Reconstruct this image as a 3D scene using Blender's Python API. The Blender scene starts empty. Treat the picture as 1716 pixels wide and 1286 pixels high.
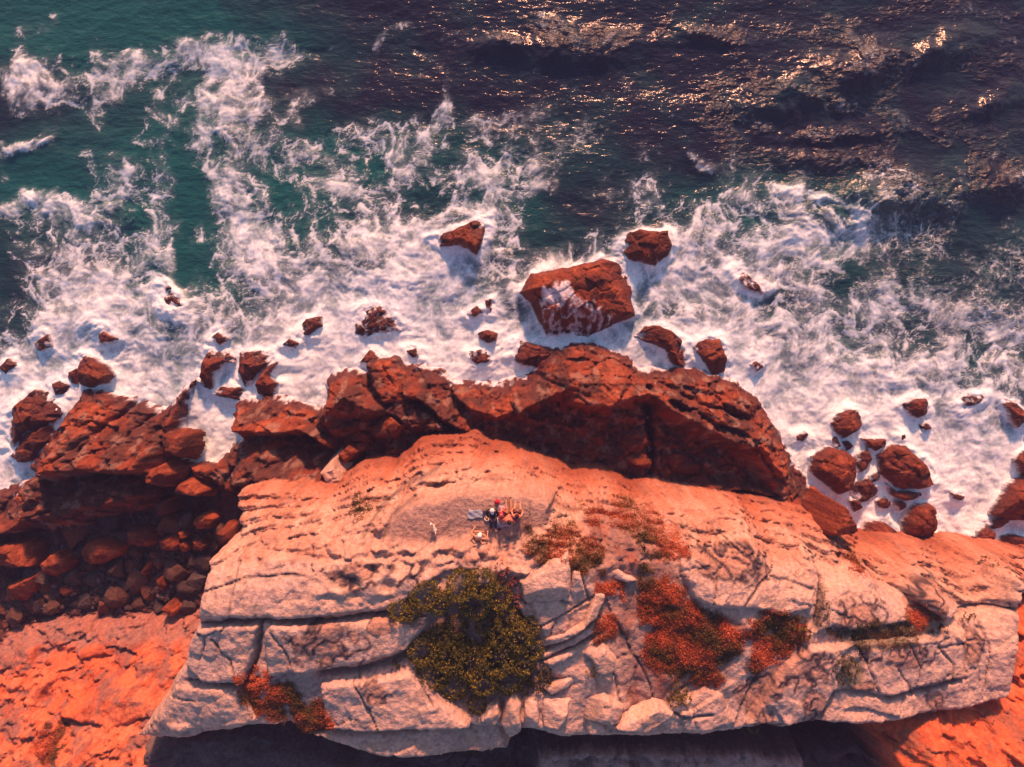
import bpy, math, random
import numpy as np
from mathutils import Vector

# ------------------------------------------------------------------ camera, sky, sun, exposure
H = 46.0            # drone height above the sea
F = 1181.0          # focal length in photo pixels (photo 1716 x 1286)
SUN_EL, SUN_AZ = 22.0, 4.0      # degrees; azimuth measured from +Y (out to sea) towards +X
scene = bpy.context.scene
cam_d = bpy.data.cameras.new('camera')
cam = bpy.data.objects.new('camera', cam_d)
scene.collection.objects.link(cam)
cam.location = (0, 0, H)
cam.rotation_euler = (0, 0, 0)
cam_d.sensor_width = 36.0
cam_d.lens = 36.0 * F / 1716.0
cam_d.clip_end = 3000
scene.camera = cam

world = bpy.data.worlds.new('World')
scene.world = world
world.use_nodes = True
wn = world.node_tree
wn.nodes.clear()
wo = wn.nodes.new('ShaderNodeOutputWorld')
bg = wn.nodes.new('ShaderNodeBackground')
sky = wn.nodes.new('ShaderNodeTexSky')
sky.sky_type = 'NISHITA'
sky.sun_disc = False
sky.sun_elevation = math.radians(SUN_EL)
sky.sun_rotation = math.radians(SUN_AZ)
sky.air_density = 1.6
sky.dust_density = 2.0
sky.ozone_density = 3.0
bg.inputs['Strength'].default_value = 0.08
tint = wn.nodes.new('ShaderNodeMix'); tint.data_type = 'RGBA'; tint.blend_type = 'MULTIPLY'; tint.inputs[0].default_value = 1.0
tint.inputs[7].default_value = (1.12, 0.95, 1.03, 1)        # the evening's mauve cast
wn.links.new(sky.outputs[0], tint.inputs[6])
wn.links.new(tint.outputs[2], bg.inputs[0])
wn.links.new(bg.outputs[0], wo.inputs[0])

sun_d = bpy.data.lights.new('sun', 'SUN')
sun = bpy.data.objects.new('sun', sun_d)
scene.collection.objects.link(sun)
sun_d.energy = 5.0
sun_d.angle = math.radians(5.0)      # low sun through sea haze: soft-edged shadows
sun_d.color = (1.0, 0.41, 0.22)
e, a = math.radians(SUN_EL), math.radians(SUN_AZ)
sdir = Vector((math.sin(a) * math.cos(e), math.cos(a) * math.cos(e), math.sin(e)))
sun.rotation_euler = sdir.to_track_quat('Z', 'Y').to_euler()
sun.location = (0, 60, 60)

scene.view_settings.view_transform = 'Standard'
scene.view_settings.look = 'None'
scene.view_settings.gamma = 1.0
scene.view_settings.exposure = 0.76
scene.render.engine = 'CYCLES'
scene.cycles.max_bounces = 5
scene.cycles.use_denoising = True

COL = scene.collection
R = random.Random(7)
rng = np.random.default_rng(11)

# ------------------------------------------------------------------ helpers: coordinates and noise
def W2(px, py, z):
    """photo pixel at height z -> world x, y (drone looks straight down)"""
    d = H - z
    return (px - 858.0) / F * d, -(py - 643.0) / F * d

def WP(pts, z):
    return np.array([W2(p[0], p[1], z) for p in pts])

_perm = np.random.default_rng(5).permutation(4096).astype(np.int32)
_ga = np.random.default_rng(6).random(4096) * 2 * np.pi
_gx, _gy = np.cos(_ga).astype(np.float32), np.sin(_ga).astype(np.float32)

def perlin(x, y, seed=0):
    xi = np.floor(x).astype(np.int32); yi = np.floor(y).astype(np.int32)
    xf = x - xi; yf = y - yi
    u = xf * xf * xf * (xf * (xf * 6 - 15) + 10)
    v = yf * yf * yf * (yf * (yf * 6 - 15) + 10)
    def g(ix, iy, fx, fy):
        h = _perm[(_perm[(ix + seed * 131) & 4095] + iy) & 4095]
        return _gx[h] * fx + _gy[h] * fy
    a = g(xi, yi, xf, yf); b = g(xi + 1, yi, xf - 1, yf)
    c = g(xi, yi + 1, xf, yf - 1); d = g(xi + 1, yi + 1, xf - 1, yf - 1)
    return (a + u * (b - a) + v * ((c + u * (d - c)) - (a + u * (b - a)))) * 1.5

def fbm(x, y, f=1.0, o=4, seed=0, gain=0.5):
    s = 0; amp = 1.0; t = 0
    for i in range(o):
        s = s + amp * perlin(x * f, y * f, seed + i * 7); t += amp
        amp *= gain; f *= 2.03
    return s / t

def ridged(x, y, f=1.0, o=4, seed=0, gain=0.5):
    s = 0; amp = 1.0; t = 0
    for i in range(o):
        s = s + amp * (1 - np.abs(perlin(x * f, y * f, seed + i * 7)) * 2); t += amp
        amp *= gain; f *= 2.03
    return s / t

def worley(x, y, seed=0):
    """distance to nearest and second nearest feature point, and a cell id value"""
    xi = np.floor(x).astype(np.int32); yi = np.floor(y).astype(np.int32)
    f1 = np.full(x.shape, 9.0); f2 = np.full(x.shape, 9.0); cid = np.zeros(x.shape)
    for dx in (-1, 0, 1):
        for dy in (-1, 0, 1):
            h = _perm[(_perm[(xi + dx + seed * 57) & 4095] + yi + dy) & 4095]
            px = xi + dx + (h % 64) / 64.0; py = yi + dy + (h // 64) / 64.0
            d = np.hypot(x - px, y - py)
            m = d < f1
            f2 = np.where(m, f1, np.minimum(f2, d)); cid = np.where(m, h / 4096.0, cid); f1 = np.where(m, d, f1)
    return f1, f2, cid

def facets(x, y, seed=0):
    """broken faces: every cell gets its own random tilt and step"""
    xi = np.floor(x).astype(np.int32); yi = np.floor(y).astype(np.int32)
    f1 = np.full(x.shape, 9.0); out = np.zeros(x.shape); f2 = np.full(x.shape, 9.0)
    for dx in (-1, 0, 1):
        for dy in (-1, 0, 1):
            h = _perm[(_perm[(xi + dx + seed * 57) & 4095] + yi + dy) & 4095]
            ax = x - (xi + dx + (h % 64) / 64.0); ay = y - (yi + dy + (h // 64) / 64.0)
            d = np.hypot(ax, ay); m = d < f1
            g = _perm[(h + 77) & 4095]
            v = ax * ((g % 64) / 32.0 - 1) + ay * ((g // 64) / 32.0 - 1) + 0.6 * (_perm[(h + 999) & 4095] / 2048.0 - 1)
            f2 = np.where(m, f1, np.minimum(f2, d)); out = np.where(m, v, out); f1 = np.where(m, d, f1)
    return out, f2 - f1

def sstep(a, b, x):
    t = np.clip((x - a) / (b - a), 0, 1)
    return t * t * (3 - 2 * t)

def mix(a, b, t):
    return a + (b - a) * t

def mixc(c, col, t):
    return c + (np.array(col) - c) * t[..., None]

def dist_line(X, Y, pts, closed=False):
    D = np.full(X.shape, 1e9)
    n = len(pts)
    for i in range(n if closed else n - 1):
        ax, ay = pts[i][:2]; bx, by = pts[(i + 1) % n][:2]
        vx, vy = bx - ax, by - ay
        t = np.clip(((X - ax) * vx + (Y - ay) * vy) / (vx * vx + vy * vy + 1e-12), 0, 1)
        D = np.minimum(D, np.hypot(X - ax - t * vx, Y - ay - t * vy))
    return D

def sdf(X, Y, pts):
    """signed distance, positive inside"""
    D = dist_line(X, Y, pts, True)
    ins = np.zeros(X.shape, bool); n = len(pts)
    for i in range(n):
        ax, ay = pts[i][:2]; bx, by = pts[(i + 1) % n][:2]
        if ay == by: continue
        c = ((ay > Y) != (by > Y)) & (X < (bx - ax) * (Y - ay) / (by - ay) + ax)
        ins ^= c
    return np.where(ins, D, -D)

def rbf(pts, X, Y):
    """linear-kernel surface through (x, y, z) control points"""
    P = np.array(pts); n = len(P)
    A = np.hypot(P[:, None, 0] - P[None, :, 0], P[:, None, 1] - P[None, :, 1])
    M = np.zeros((n + 3, n + 3)); M[:n, :n] = A + np.eye(n) * 1e-6
    M[:n, n] = 1; M[:n, n + 1] = P[:, 0]; M[:n, n + 2] = P[:, 1]; M[n:, :n] = M[:n, n:].T
    w = np.linalg.solve(M, np.concatenate([P[:, 2], [0, 0, 0]]))
    Z = w[n] + w[n + 1] * X + w[n + 2] * Y
    for i in range(n):
        Z = Z + w[i] * np.hypot(X - P[i, 0], Y - P[i, 1])
    return Z

def px_ctl(lst):
    return [(*W2(p[0], p[1], p[2]), p[2]) for p in lst]

# ------------------------------------------------------------------ helpers: objects and materials
def tag(o, label=None, cat=None, group=None, kind=None):
    if label: o['label'] = label
    if cat: o['category'] = cat
    if group: o['group'] = group
    if kind: o['kind'] = kind
    return o

def empty(name, loc=(0, 0, 0), rz=0.0):
    o = bpy.data.objects.new(name, None)
    COL.objects.link(o); o.location = loc; o.rotation_euler = (0, 0, rz)
    o.empty_display_size = 0.2
    return o

def mesh_np(name, V, Fc, mat, parent=None, col=None, extra=None, smooth=True):
    """V (n,3), Fc (m,k) -> one mesh object, optional per-vertex colour 'Col' and float attributes"""
    V = np.asarray(V, np.float32); Fc = np.asarray(Fc, np.int32)
    me = bpy.data.meshes.new(name)
    k = Fc.shape[1]
    me.vertices.add(len(V)); me.vertices.foreach_set('co', V.ravel())
    me.loops.add(Fc.size); me.loops.foreach_set('vertex_index', Fc.ravel())
    me.polygons.add(len(Fc))
    me.polygons.foreach_set('loop_start', np.arange(0, Fc.size, k, dtype=np.int32))
    me.polygons.foreach_set('loop_total', np.full(len(Fc), k, np.int32))
    me.polygons.foreach_set('use_smooth', np.full(len(Fc), smooth, bool))
    if col is not None:
        at = me.attributes.new('Col', 'FLOAT_COLOR', 'POINT')
        c4 = np.ones((len(V), 4), np.float32); c4[:, :3] = np.clip(col, 0, 1)
        at.data.foreach_set('color', c4.ravel())
    for n, arr in (extra or {}).items():
        at = me.attributes.new(n, 'FLOAT', 'POINT')
        at.data.foreach_set('value', np.asarray(arr, np.float32).ravel())
    me.update(calc_edges=True); me.validate()
    me.materials.append(mat)
    o = bpy.data.objects.new(name, me); COL.objects.link(o)
    if parent: o.parent = parent
    return o

def nt(name):
    m = bpy.data.materials.new(name); m.use_nodes = True
    t = m.node_tree; t.nodes.clear()
    out = t.nodes.new('ShaderNodeOutputMaterial'); p = t.nodes.new('ShaderNodeBsdfPrincipled')
    t.links.new(p.outputs[0], out.inputs[0])
    return m, t, p

def node(t, typ, **kw):
    n = t.nodes.new(typ)
    for k, v in kw.items():
        if k.startswith('i_'):
            n.inputs[int(k[2:]) if k[2:].isdigit() else k[2:].replace('_', ' ')].default_value = v
        else: setattr(n, k, v)
    return n

def math_n(t, op, a, b=None, c=None, clamp=False):
    n = t.nodes.new('ShaderNodeMath'); n.operation = op; n.use_clamp = clamp
    for i, v in enumerate((a, b, c)):
        if v is None: continue
        if isinstance(v, (int, float)): n.inputs[i].default_value = v
        else: t.links.new(v, n.inputs[i])
    return n.outputs[0]

def noise_n(t, vec, scale, detail=4, rough=0.55, dist=0.0):
    n = node(t, 'ShaderNodeTexNoise')
    n.inputs['Scale'].default_value = scale; n.inputs['Detail'].default_value = detail
    n.inputs['Roughness'].default_value = rough; n.inputs['Distortion'].default_value = dist
    t.links.new(vec, n.inputs['Vector'])
    return n.outputs[0]

def mapr(t, v, a, b, c, d, smooth=False):
    n = t.nodes.new('ShaderNodeMapRange'); n.clamp = True
    if smooth: n.interpolation_type = 'SMOOTHSTEP'
    for i, q in enumerate((v, a, b, c, d)):
        if isinstance(q, (int, float)): n.inputs[i].default_value = q
        else: t.links.new(q, n.inputs[i])
    return n.outputs[0]

def mixcol(t, f, a, b, blend='MIX'):
    n = t.nodes.new('ShaderNodeMix'); n.data_type = 'RGBA'; n.blend_type = blend
    for i, q in ((0, f), (6, a), (7, b)):
        if isinstance(q, (int, float)): n.inputs[i].default_value = q
        elif isinstance(q, tuple): n.inputs[i].default_value = (*q, 1)
        else: t.links.new(q, n.inputs[i])
    return n.outputs[2]

def rock_material():
    m, t, p = nt('weathered_rock')
    tc = node(t, 'ShaderNodeNewGeometry'); pos = tc.outputs['Position']
    at = node(t, 'ShaderNodeAttribute', attribute_name='Col')
    wet = node(t, 'ShaderNodeAttribute', attribute_name='wet')
    n2 = noise_n(t, pos, 5.0, 5, 0.62)
    v = mapr(t, n2, 0.28, 0.72, 0.62, 1.30)
    cv = node(t, 'ShaderNodeCombineXYZ')
    for i in range(3): t.links.new(v, cv.inputs[i])
    t.links.new(mixcol(t, 1.0, at.outputs['Color'], cv.outputs[0], 'MULTIPLY'), p.inputs['Base Color'])
    t.links.new(mapr(t, wet.outputs['Fac'], 0, 1, 0.92, 0.42), p.inputs['Roughness'])
    p.inputs['Specular IOR Level'].default_value = 0.25
    b = node(t, 'ShaderNodeBump'); b.inputs['Strength'].default_value = 0.8; b.inputs['Distance'].default_value = 0.15
    t.links.new(n2, b.inputs['Height']); t.links.new(b.outputs[0], p.inputs['Normal'])
    return m

def vcol_material(name, rough=0.7, trans=0.0):
    m, t, p = nt(name)
    at = node(t, 'ShaderNodeAttribute', attribute_name='Col')
    tc = node(t, 'ShaderNodeNewGeometry')
    n = noise_n(t, tc.outputs['Position'], 30, 2)
    v = mapr(t, n, 0.3, 0.7, 0.75, 1.25)
    cv = node(t, 'ShaderNodeCombineXYZ')
    for i in range(3): t.links.new(v, cv.inputs[i])
    t.links.new(mixcol(t, 1.0, at.outputs['Color'], cv.outputs[0], 'MULTIPLY'), p.inputs['Base Color'])
    p.inputs['Roughness'].default_value = rough
    p.inputs['Specular IOR Level'].default_value = 0.2
    return m

def plain(name, col, rough=0.8, var=0.12, scale=25):
    m, t, p = nt(name)
    tc = node(t, 'ShaderNodeTexCoord')
    n = noise_n(t, tc.outputs['Object'], scale, 3)
    c = mixcol(t, mapr(t, n, 0.3, 0.7, 0, 1), tuple(max(0, q * (1 - var)) for q in col), tuple(min(1, q * (1 + var)) for q in col))
    t.links.new(c, p.inputs['Base Color'])
    p.inputs['Roughness'].default_value = rough; p.inputs['Specular IOR Level'].default_value = 0.25
    return m

ROCK = rock_material()
LEAF = vcol_material('leaves', 0.6)

# rock albedos
C_PALE = (0.54, 0.37, 0.31); C_GREY = (0.45, 0.33, 0.30); C_TAN = (0.44, 0.215, 0.145)
C_ORANGE = (0.42, 0.115, 0.05); C_RED = (0.20, 0.045, 0.021); C_DARK = (0.060, 0.026, 0.024)
C_SLOPE = (0.54, 0.155, 0.075); C_SOIL = (0.19, 0.105, 0.10); C_RIM = (0.045, 0.030, 0.042)
C_FOAM = (0.72, 0.72, 0.80); C_WET = (0.090, 0.020, 0.018)

# ------------------------------------------------------------------ TERRAIN (one height surface, cut into the pieces of the setting)
GS = 0.075
xs = np.arange(-38, 38.01, GS); ys = np.arange(-27, 3.4, GS)
X, Y = np.meshgrid(xs.astype(np.float32), ys.astype(np.float32))
wx = 0.28 * fbm(X, Y, 0.6, 4, 21) + 0.10 * fbm(X, Y, 2.6, 3, 22)
wy = 0.28 * fbm(X, Y, 0.6, 4, 31) + 0.10 * fbm(X, Y, 2.6, 3, 32)
XW, YW = X + wx, Y + wy
Z = np.full(X.shape, -2.5)
REG = np.zeros(X.shape, np.int8)         # 0 shelf, 1 cove floor, 2 slope, 3 lower ground, 4 headland

def win(P, m):
    i0 = max(0, int((P[:, 0].min() - m - xs[0]) / GS)); i1 = min(len(xs), int((P[:, 0].max() + m - xs[0]) / GS) + 2)
    j0 = max(0, int((P[:, 1].min() - m - ys[0]) / GS)); j1 = min(len(ys), int((P[:, 1].max() + m - ys[0]) / GS) + 2)
    return slice(j0, j1), slice(i0, i1)

def put(s, zz, reg):
    up = zz > Z[s]
    Z[s] = np.where(up, zz, Z[s]); REG[s] = np.where(up, reg, REG[s])

def block(poly, z, tx=0.0, ty=0.0, r=0.5, steep=3.0, reg=0, rough=0.25, seed=0, dome=0.0):
    P = WP(poly, z); s = win(P, 2.5)
    d = sdf(XW[s], YW[s], P)
    c = P.mean(0)
    top = z + tx * (X[s] - c[0]) + ty * (Y[s] - c[1])
    top = top + rough * fbm(X[s], Y[s], 0.8, 4, 40 + seed) + dome * np.clip(d, 0, 1.5)
    q = np.clip((r - d) / r, 0, 1)
    drop = np.where(d < 0, r + steep * (-d), r * (1 - np.sqrt(np.clip(1 - q * q, 0, 1))))
    put(s, top - drop, reg)

def ramp(E, zE, C, zC, steepE=3.0, steepC=3.0, reg=0, rough=0.3, seed=0):
    PE, PC = WP(E, zE), WP(C, zC)
    P = np.concatenate([PE, PC[::-1]]); s = win(P, 3)
    x, y = XW[s], YW[s]
    d = sdf(x, y, P); dE = dist_line(x, y, PE); dC = dist_line(x, y, PC)
    zz = zE + (zC - zE) * dE / (dE + dC + 1e-6)
    zz = zz + rough * (fbm(X[s], Y[s], 0.7, 4, 60 + seed) + 0.6 * ridged(X[s], Y[s] * 2.2, 0.5, 3, 63 + seed) - 0.3)
    zz = zz - np.where(d < 0, -d * np.where(dE < dC, steepE, steepC), 0)
    put(s, zz, reg)

# --- cove floor and dark pool floor behind the ledge
block([(40, 815), (200, 780), (350, 770), (430, 800), (430, 1060), (100, 1075), (-120, 1100), (-120, 860)], 0.9, ty=-0.05, r=0.5, steep=0.8, reg=1, rough=0.3, seed=1)
block([(560, 720), (760, 690), (900, 660), (1090, 660), (1290, 740), (1340, 830), (1340, 900), (700, 860), (540, 800)], 1.7, r=0.5, steep=1.2, reg=0, rough=0.35, seed=2)

# --- shore ledge
ramp([(860, 642), (905, 620), (945, 590), (1000, 598), (1060, 618), (1130, 622), (1200, 640), (1250, 652), (1285, 690), (1310, 740), (1332, 800)], 0.3,
     [(868, 694), (900, 676), (950, 655), (1000, 668), (1040, 668), (1092, 662), (1130, 690), (1180, 716), (1230, 742), (1280, 752), (1318, 800)], 4.3, 3, 4.0, seed=1)
ramp([(953, 638), (985, 627), (1030, 640), (1042, 652)], 4.2, [(960, 672), (985, 680), (1025, 680), (1040, 668)], 4.9, 2, 6, rough=0.1, seed=2)
ramp([(1150, 640), (1240, 662), (1270, 690), (1290, 730)], 2.2, [(1130, 665), (1170, 690), (1220, 715), (1270, 735)], 4.1, 2.5, 3, rough=0.5, seed=3)
ramp([(1235, 790), (1290, 775), (1335, 795), (1362, 832)], 0.6, [(1180, 826), (1250, 822), (1310, 835), (1340, 850)], 3.4, 2, 3, rough=0.5, seed=4)
ramp([(1300, 730), (1335, 790), (1376, 842)], 0.4, [(1270, 760), (1296, 806), (1330, 856)], 3.7, 2.5, 2.5, rough=0.5, seed=17)
ramp([(752, 640), (800, 646), (862, 636)], 0.4, [(760, 662), (790, 690), (835, 696), (868, 688)], 2.9, 3, 3, rough=0.4, seed=5)
block([(615, 611), (650, 607), (664, 636), (672, 672), (642, 676), (624, 648)], 2.9, ty=-0.30, r=0.3, steep=4, rough=0.15, seed=3)
ramp([(668, 619), (705, 616), (742, 630), (756, 655)], 0.8, [(676, 660), (705, 668), (740, 700), (782, 724)], 3.3, 3, 4, rough=0.5, seed=6)
ramp([(553, 642), (576, 627), (602, 630), (618, 652)], 1.0, [(545, 690), (575, 668), (600, 678), (628, 690)], 4.3, 3, 3, rough=0.3, seed=7)
ramp([(536, 700), (545, 690), (575, 668), (600, 678), (628, 690)], 4.2, [(530, 712), (560, 728), (600, 724), (640, 700)], 2.4, 3, 3, rough=0.3, seed=8)
block([(640, 690), (660, 668), (722, 694), (742, 716), (690, 718)], 2.9, ty=-0.35, tx=-0.1, r=0.3, steep=3, rough=0.2, seed=4)
# middle mass beside the wash channel
ramp([(392, 690), (440, 683), (500, 698), (528, 712)], 1.8, [(390, 726), (440, 722), (500, 722), (545, 745)], 3.9, 3, 4, rough=0.55, seed=9)
ramp([(388, 772), (412, 752), (450, 741), (490, 752), (522, 778)], 2.4, [(388, 812), (420, 808), (470, 806), (535, 818)], 5.0, 2.6, 3, rough=0.6, seed=10)
ramp([(500, 745), (545, 745), (572, 768)], 1.6, [(520, 800), (545, 800), (585, 800)], 4.0, 3, 3, rough=0.5, seed=11)
# left mass with diagonal joints
ramp([(138, 660), (176, 662), (224, 677), (262, 689), (284, 696)], 0.7, [(60, 795), (120, 788), (190, 790), (240, 786), (262, 764)], 4.9, 3, 3.5, rough=0.45, seed=12)
ramp([(52, 782), (96, 724), (140, 660)], 0.8, [(60, 800), (100, 792), (150, 780)], 4.3, 2.6, 3, rough=0.3, seed=13)
ramp([(20, 842), (50, 806), (100, 800), (210, 800)], 2.4, [(30, 872), (90, 868), (160, 850), (225, 830)], 3.3, 3, 2.0, rough=0.45, seed=14)
ramp([(-40, 880), (0, 868), (36, 810), (56, 806)], 0.5, [(-40, 905), (10, 892), (40, 868), (62, 845)], 2.6, 3, 2, rough=0.4, seed=15)
ramp([(274, 702), (300, 664), (326, 638)], 0.7, [(270, 728), (300, 722), (314, 690)], 2.9, 2.5, 3, rough=0.3, seed=16)
block([(300, 775), (340, 780), (372, 774), (395, 790), (395, 830), (330, 800)], 2.0, ty=-0.2, r=0.4, steep=2, rough=0.3, seed=5)
# wash channel carved down to the water
P = WP([(325, 635), (350, 656), (388, 666), (395, 691), (381, 715), (388, 740), (371, 771), (332, 777), (308, 771), (315, 726), (308, 715), (315, 670)], 0.3)
s = win(P, 1.5); d = sdf(XW[s], YW[s], P)
Z[s] = np.minimum(Z[s], np.where(d > 0, -0.30 + 0.25 * fbm(X[s], Y[s], 1.2, 3, 77), 0.2 + 5.0 * (-d)))
# joints in the left mass
for pts, dep, w in (([(146, 752), (190, 690), (210, 668)], 0.7, 0.13), ([(120, 770), (165, 716), (205, 668)], 0.6, 0.12), ([(246, 780), (248, 730), (262, 692)], 0.5, 0.10), ([(205, 790), (215, 730), (238, 690)], 0.5, 0.10),
                    ([(756, 690), (752, 660), (748, 640)], 0.5, 0.1), ([(1096, 800), (1094, 720), (1088, 650)], 1.2, 0.2), ([(1190, 650), (1215, 690), (1260, 700)], 0.4, 0.12), ([(1110, 640), (1160, 672), (1240, 700)], 0.45, 0.12)):
    P = WP(pts, 2.5); s = win(P, 1); dd = dist_line(XW[s], YW[s], P)
    Z[s] -= dep * np.exp(-(dd / w) ** 2)
# jointing and rubble texture on the ledge
shelf_m = sstep(0.2, 1.2, Z)
st = (X * 0.25 + Y * 0.97)
fa, fe = facets(XW * 0.55 + 0.2 * YW, YW * 0.75, 2); fb, fe2 = facets(XW * 1.5, YW * 1.9, 3)
Z += shelf_m * (0.26 * fa + 0.12 * fb - 0.22 * np.exp(-(fe / 0.035) ** 2) - 0.08 * np.exp(-(fe2 / 0.08) ** 2))
Z += shelf_m * (0.30 * (ridged(X, Y, 0.9, 5, 81) - 0.55) + 0.34 * (np.abs(fbm(st * 1.0, X * 0.3, 1.3, 4, 86))) + 0.05 * fbm(X, Y, 4.5, 3, 84))
Z_SHELF = Z.copy()

# --- sunlit orange slope (lower left)
sl = rbf(px_ctl([(-80, 1078, 1.0), (0, 1058, 1.2), (60, 1042, 1.3), (110, 1032, 1.3), (200, 1028, 1.4), (300, 1034, 1.6), (345, 1040, 1.8), (0, 1085, 2.4), (90, 1072, 2.5), (200, 1066, 2.6), (300, 1070, 3.0), (-80, 1150, 3.8), (60, 1130, 3.9), (200, 1130, 4.3), (290, 1140, 4.9),
                  (-80, 1286, 7.2), (0, 1220, 6.0), (120, 1215, 6.2), (230, 1220, 6.8), (0, 1290, 7.6), (130, 1280, 7.9), (240, 1280, 8.3), (350, 1340, 9.3), (-80, 1400, 9.8), (200, 1400, 10.2), (350, 1180, 6.0)]), X, Y)
P = np.array([W2(*p) for p in [(-140, 1082, 1.0), (0, 1058, 1.2), (60, 1042, 1.3), (110, 1032, 1.3), (200, 1028, 1.4), (300, 1032, 1.6), (372, 1036, 1.8), (372, 1180, 5.5), (290, 1246, 7.6), (270, 1286, 8.3), (320, 1400, 9), (200, 1500, 10), (-140, 1500, 10)]])
d = sdf(XW, YW, P)
sl = sl + 0.42 * (ridged(X * 0.8 + Y * 0.3, Y * 1.5, 0.55, 5, 91) - 0.5) + 0.2 * fbm(X, Y, 1.5, 4, 95)
fa, fe = facets(XW * 0.4, YW * 0.7, 22); fb, fe2 = facets(XW * 1.3, YW * 1.6, 23)
sl = sl + 0.36 * fa + 0.22 * fb + 0.08 * facets(XW * 3.1, YW * 3.6, 24)[0] + 0.32 * (ridged(XW, YW * 1.6, 0.9, 4, 97) - 0.5)
tz = sl * 1.5; sl = sl + 0.16 * (np.floor(tz) + sstep(0.3, 0.9, tz - np.floor(tz)) - tz)
put((slice(None), slice(None)), np.where(d < 0, sl + 7 * d, sl - 0.4 * np.exp(-d / 0.3)), 2)
for poly, zz in (([(100, 1205), (170, 1170), (250, 1175), (262, 1200), (180, 1215)], 6.4), ([(30, 1200), (60, 1150), (75, 1150), (50, 1210)], 5.2), ([(240, 1130), (300, 1118), (300, 1136), (250, 1142)], 4.8), ([(20, 1095), (50, 1090), (52, 1118), (22, 1122)], 3.4), ([(120, 1090), (170, 1084), (190, 1096), (140, 1104)], 3.5), ([(200, 1150), (240, 1146), (236, 1160), (204, 1164)], 5.2)):
    block(poly, zz, ty=-0.25, r=0.2, steep=2.2, reg=2, rough=0.25, seed=7)

# --- lower ground along the bottom: shaded gully ledges, red slope at the right
lo = rbf(px_ctl([(230, 1240, 7.6), (300, 1270, 7.8), (480, 1290, 8.2), (600, 1320, 8.0), (800, 1320, 6.5), (900, 1290, 6.2), (1000, 1280, 7.4), (1150, 1275, 7.6), (1340, 1285, 7.0), (1420, 1260, 4.8), (1465, 1245, 8.2), (1445, 1190, 7.4), (1560, 1195, 8.6), (1700, 1180, 8.0), (1510, 1290, 9.6), (1600, 1290, 10.2), (1740, 1290, 10.4), (1730, 1080, 6.2), (1730, 980, 3.5),
                  (1760, 1180, 7.8), (400, 1100, 4.0), (900, 1100, 3.0), (1300, 1100, 3.0), (1600, 1080, 5.0), (860, 1500, 8.0), (1600, 1500, 13), (1850, 1200, 9), (1850, 950, 1)]), X, Y)
P = np.array([W2(*p) for p in [(262, 1240, 7.6), (340, 1200, 7), (500, 1060, 4), (1700, 960, 2), (1900, 960, 2), (1900, 1500, 10), (250, 1500, 9)]])
d = sdf(XW, YW, P)
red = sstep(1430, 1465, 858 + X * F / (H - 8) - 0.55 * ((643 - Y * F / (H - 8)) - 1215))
tz = (lo + 0.5 * fbm(X * 0.5, Y * 1.6, 0.6, 4, 103)) * 1.1
f1, f2, cid = worley(XW * 0.75 + 0.3 * YW, YW * 1.15, 4)
PXl = 858 + X * F / (H - 7); PYl = 643 - Y * F / (H - 7)
fq, fqe = facets(XW * 0.35, YW * 1.0, 47)
lo = lo + (1 - red) * (0.45 * fq + 0.3 * (ridged(X, Y * 1.5, 0.8, 4, 48) - 0.5) - 0.5 * np.exp(-(fqe / 0.05) ** 2)) + (1 - red) * 0.6 * (np.floor(tz) + sstep(0.5, 0.75, tz - np.floor(tz)) - tz) + red * (0.45 * facets(XW * 0.5 + 0.3 * YW, YW * 0.7, 44)[0] + 0.22 * facets(XW * 1.6, YW * 1.8, 45)[0] + 0.4 * (ridged(X, Y, 0.6, 4, 46) - 0.5)) + 0.2 * fbm(X, Y, 1.2, 4, 105)
trench = (1 - red) * sstep(380, 520, PXl) * sstep(1276, 1260, PYl + 14 * fbm(X, Y, 0.5, 3, 108))
lo = lo - 4.5 * trench
put((slice(None), slice(None)), np.where(d < 0, lo + 4 * d, lo), 3)
block([(905, 1268), (1000, 1262), (1130, 1266), (1250, 1270), (1350, 1278), (1380, 1420), (880, 1420)], 8.6, ty=-0.1, r=0.3, steep=10, reg=3, rough=0.5, seed=11)
block([(240, 1254), (330, 1246), (440, 1246), (500, 1268), (600, 1296), (660, 1420), (230, 1420)], 8.6, ty=-0.12, r=0.3, steep=3, reg=3, rough=0.5, seed=12)

lm = (REG == 3) * (1 - red)
Z += lm * (0.20 * facets(XW * 0.6 + 0.2 * YW, YW * 1.3, 52)[0] + 0.10 * facets(XW * 1.7, YW * 2.2, 53)[0] + 0.30 * (ridged(XW * 0.7, YW * 1.8, 0.7, 5, 54) - 0.5))

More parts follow.
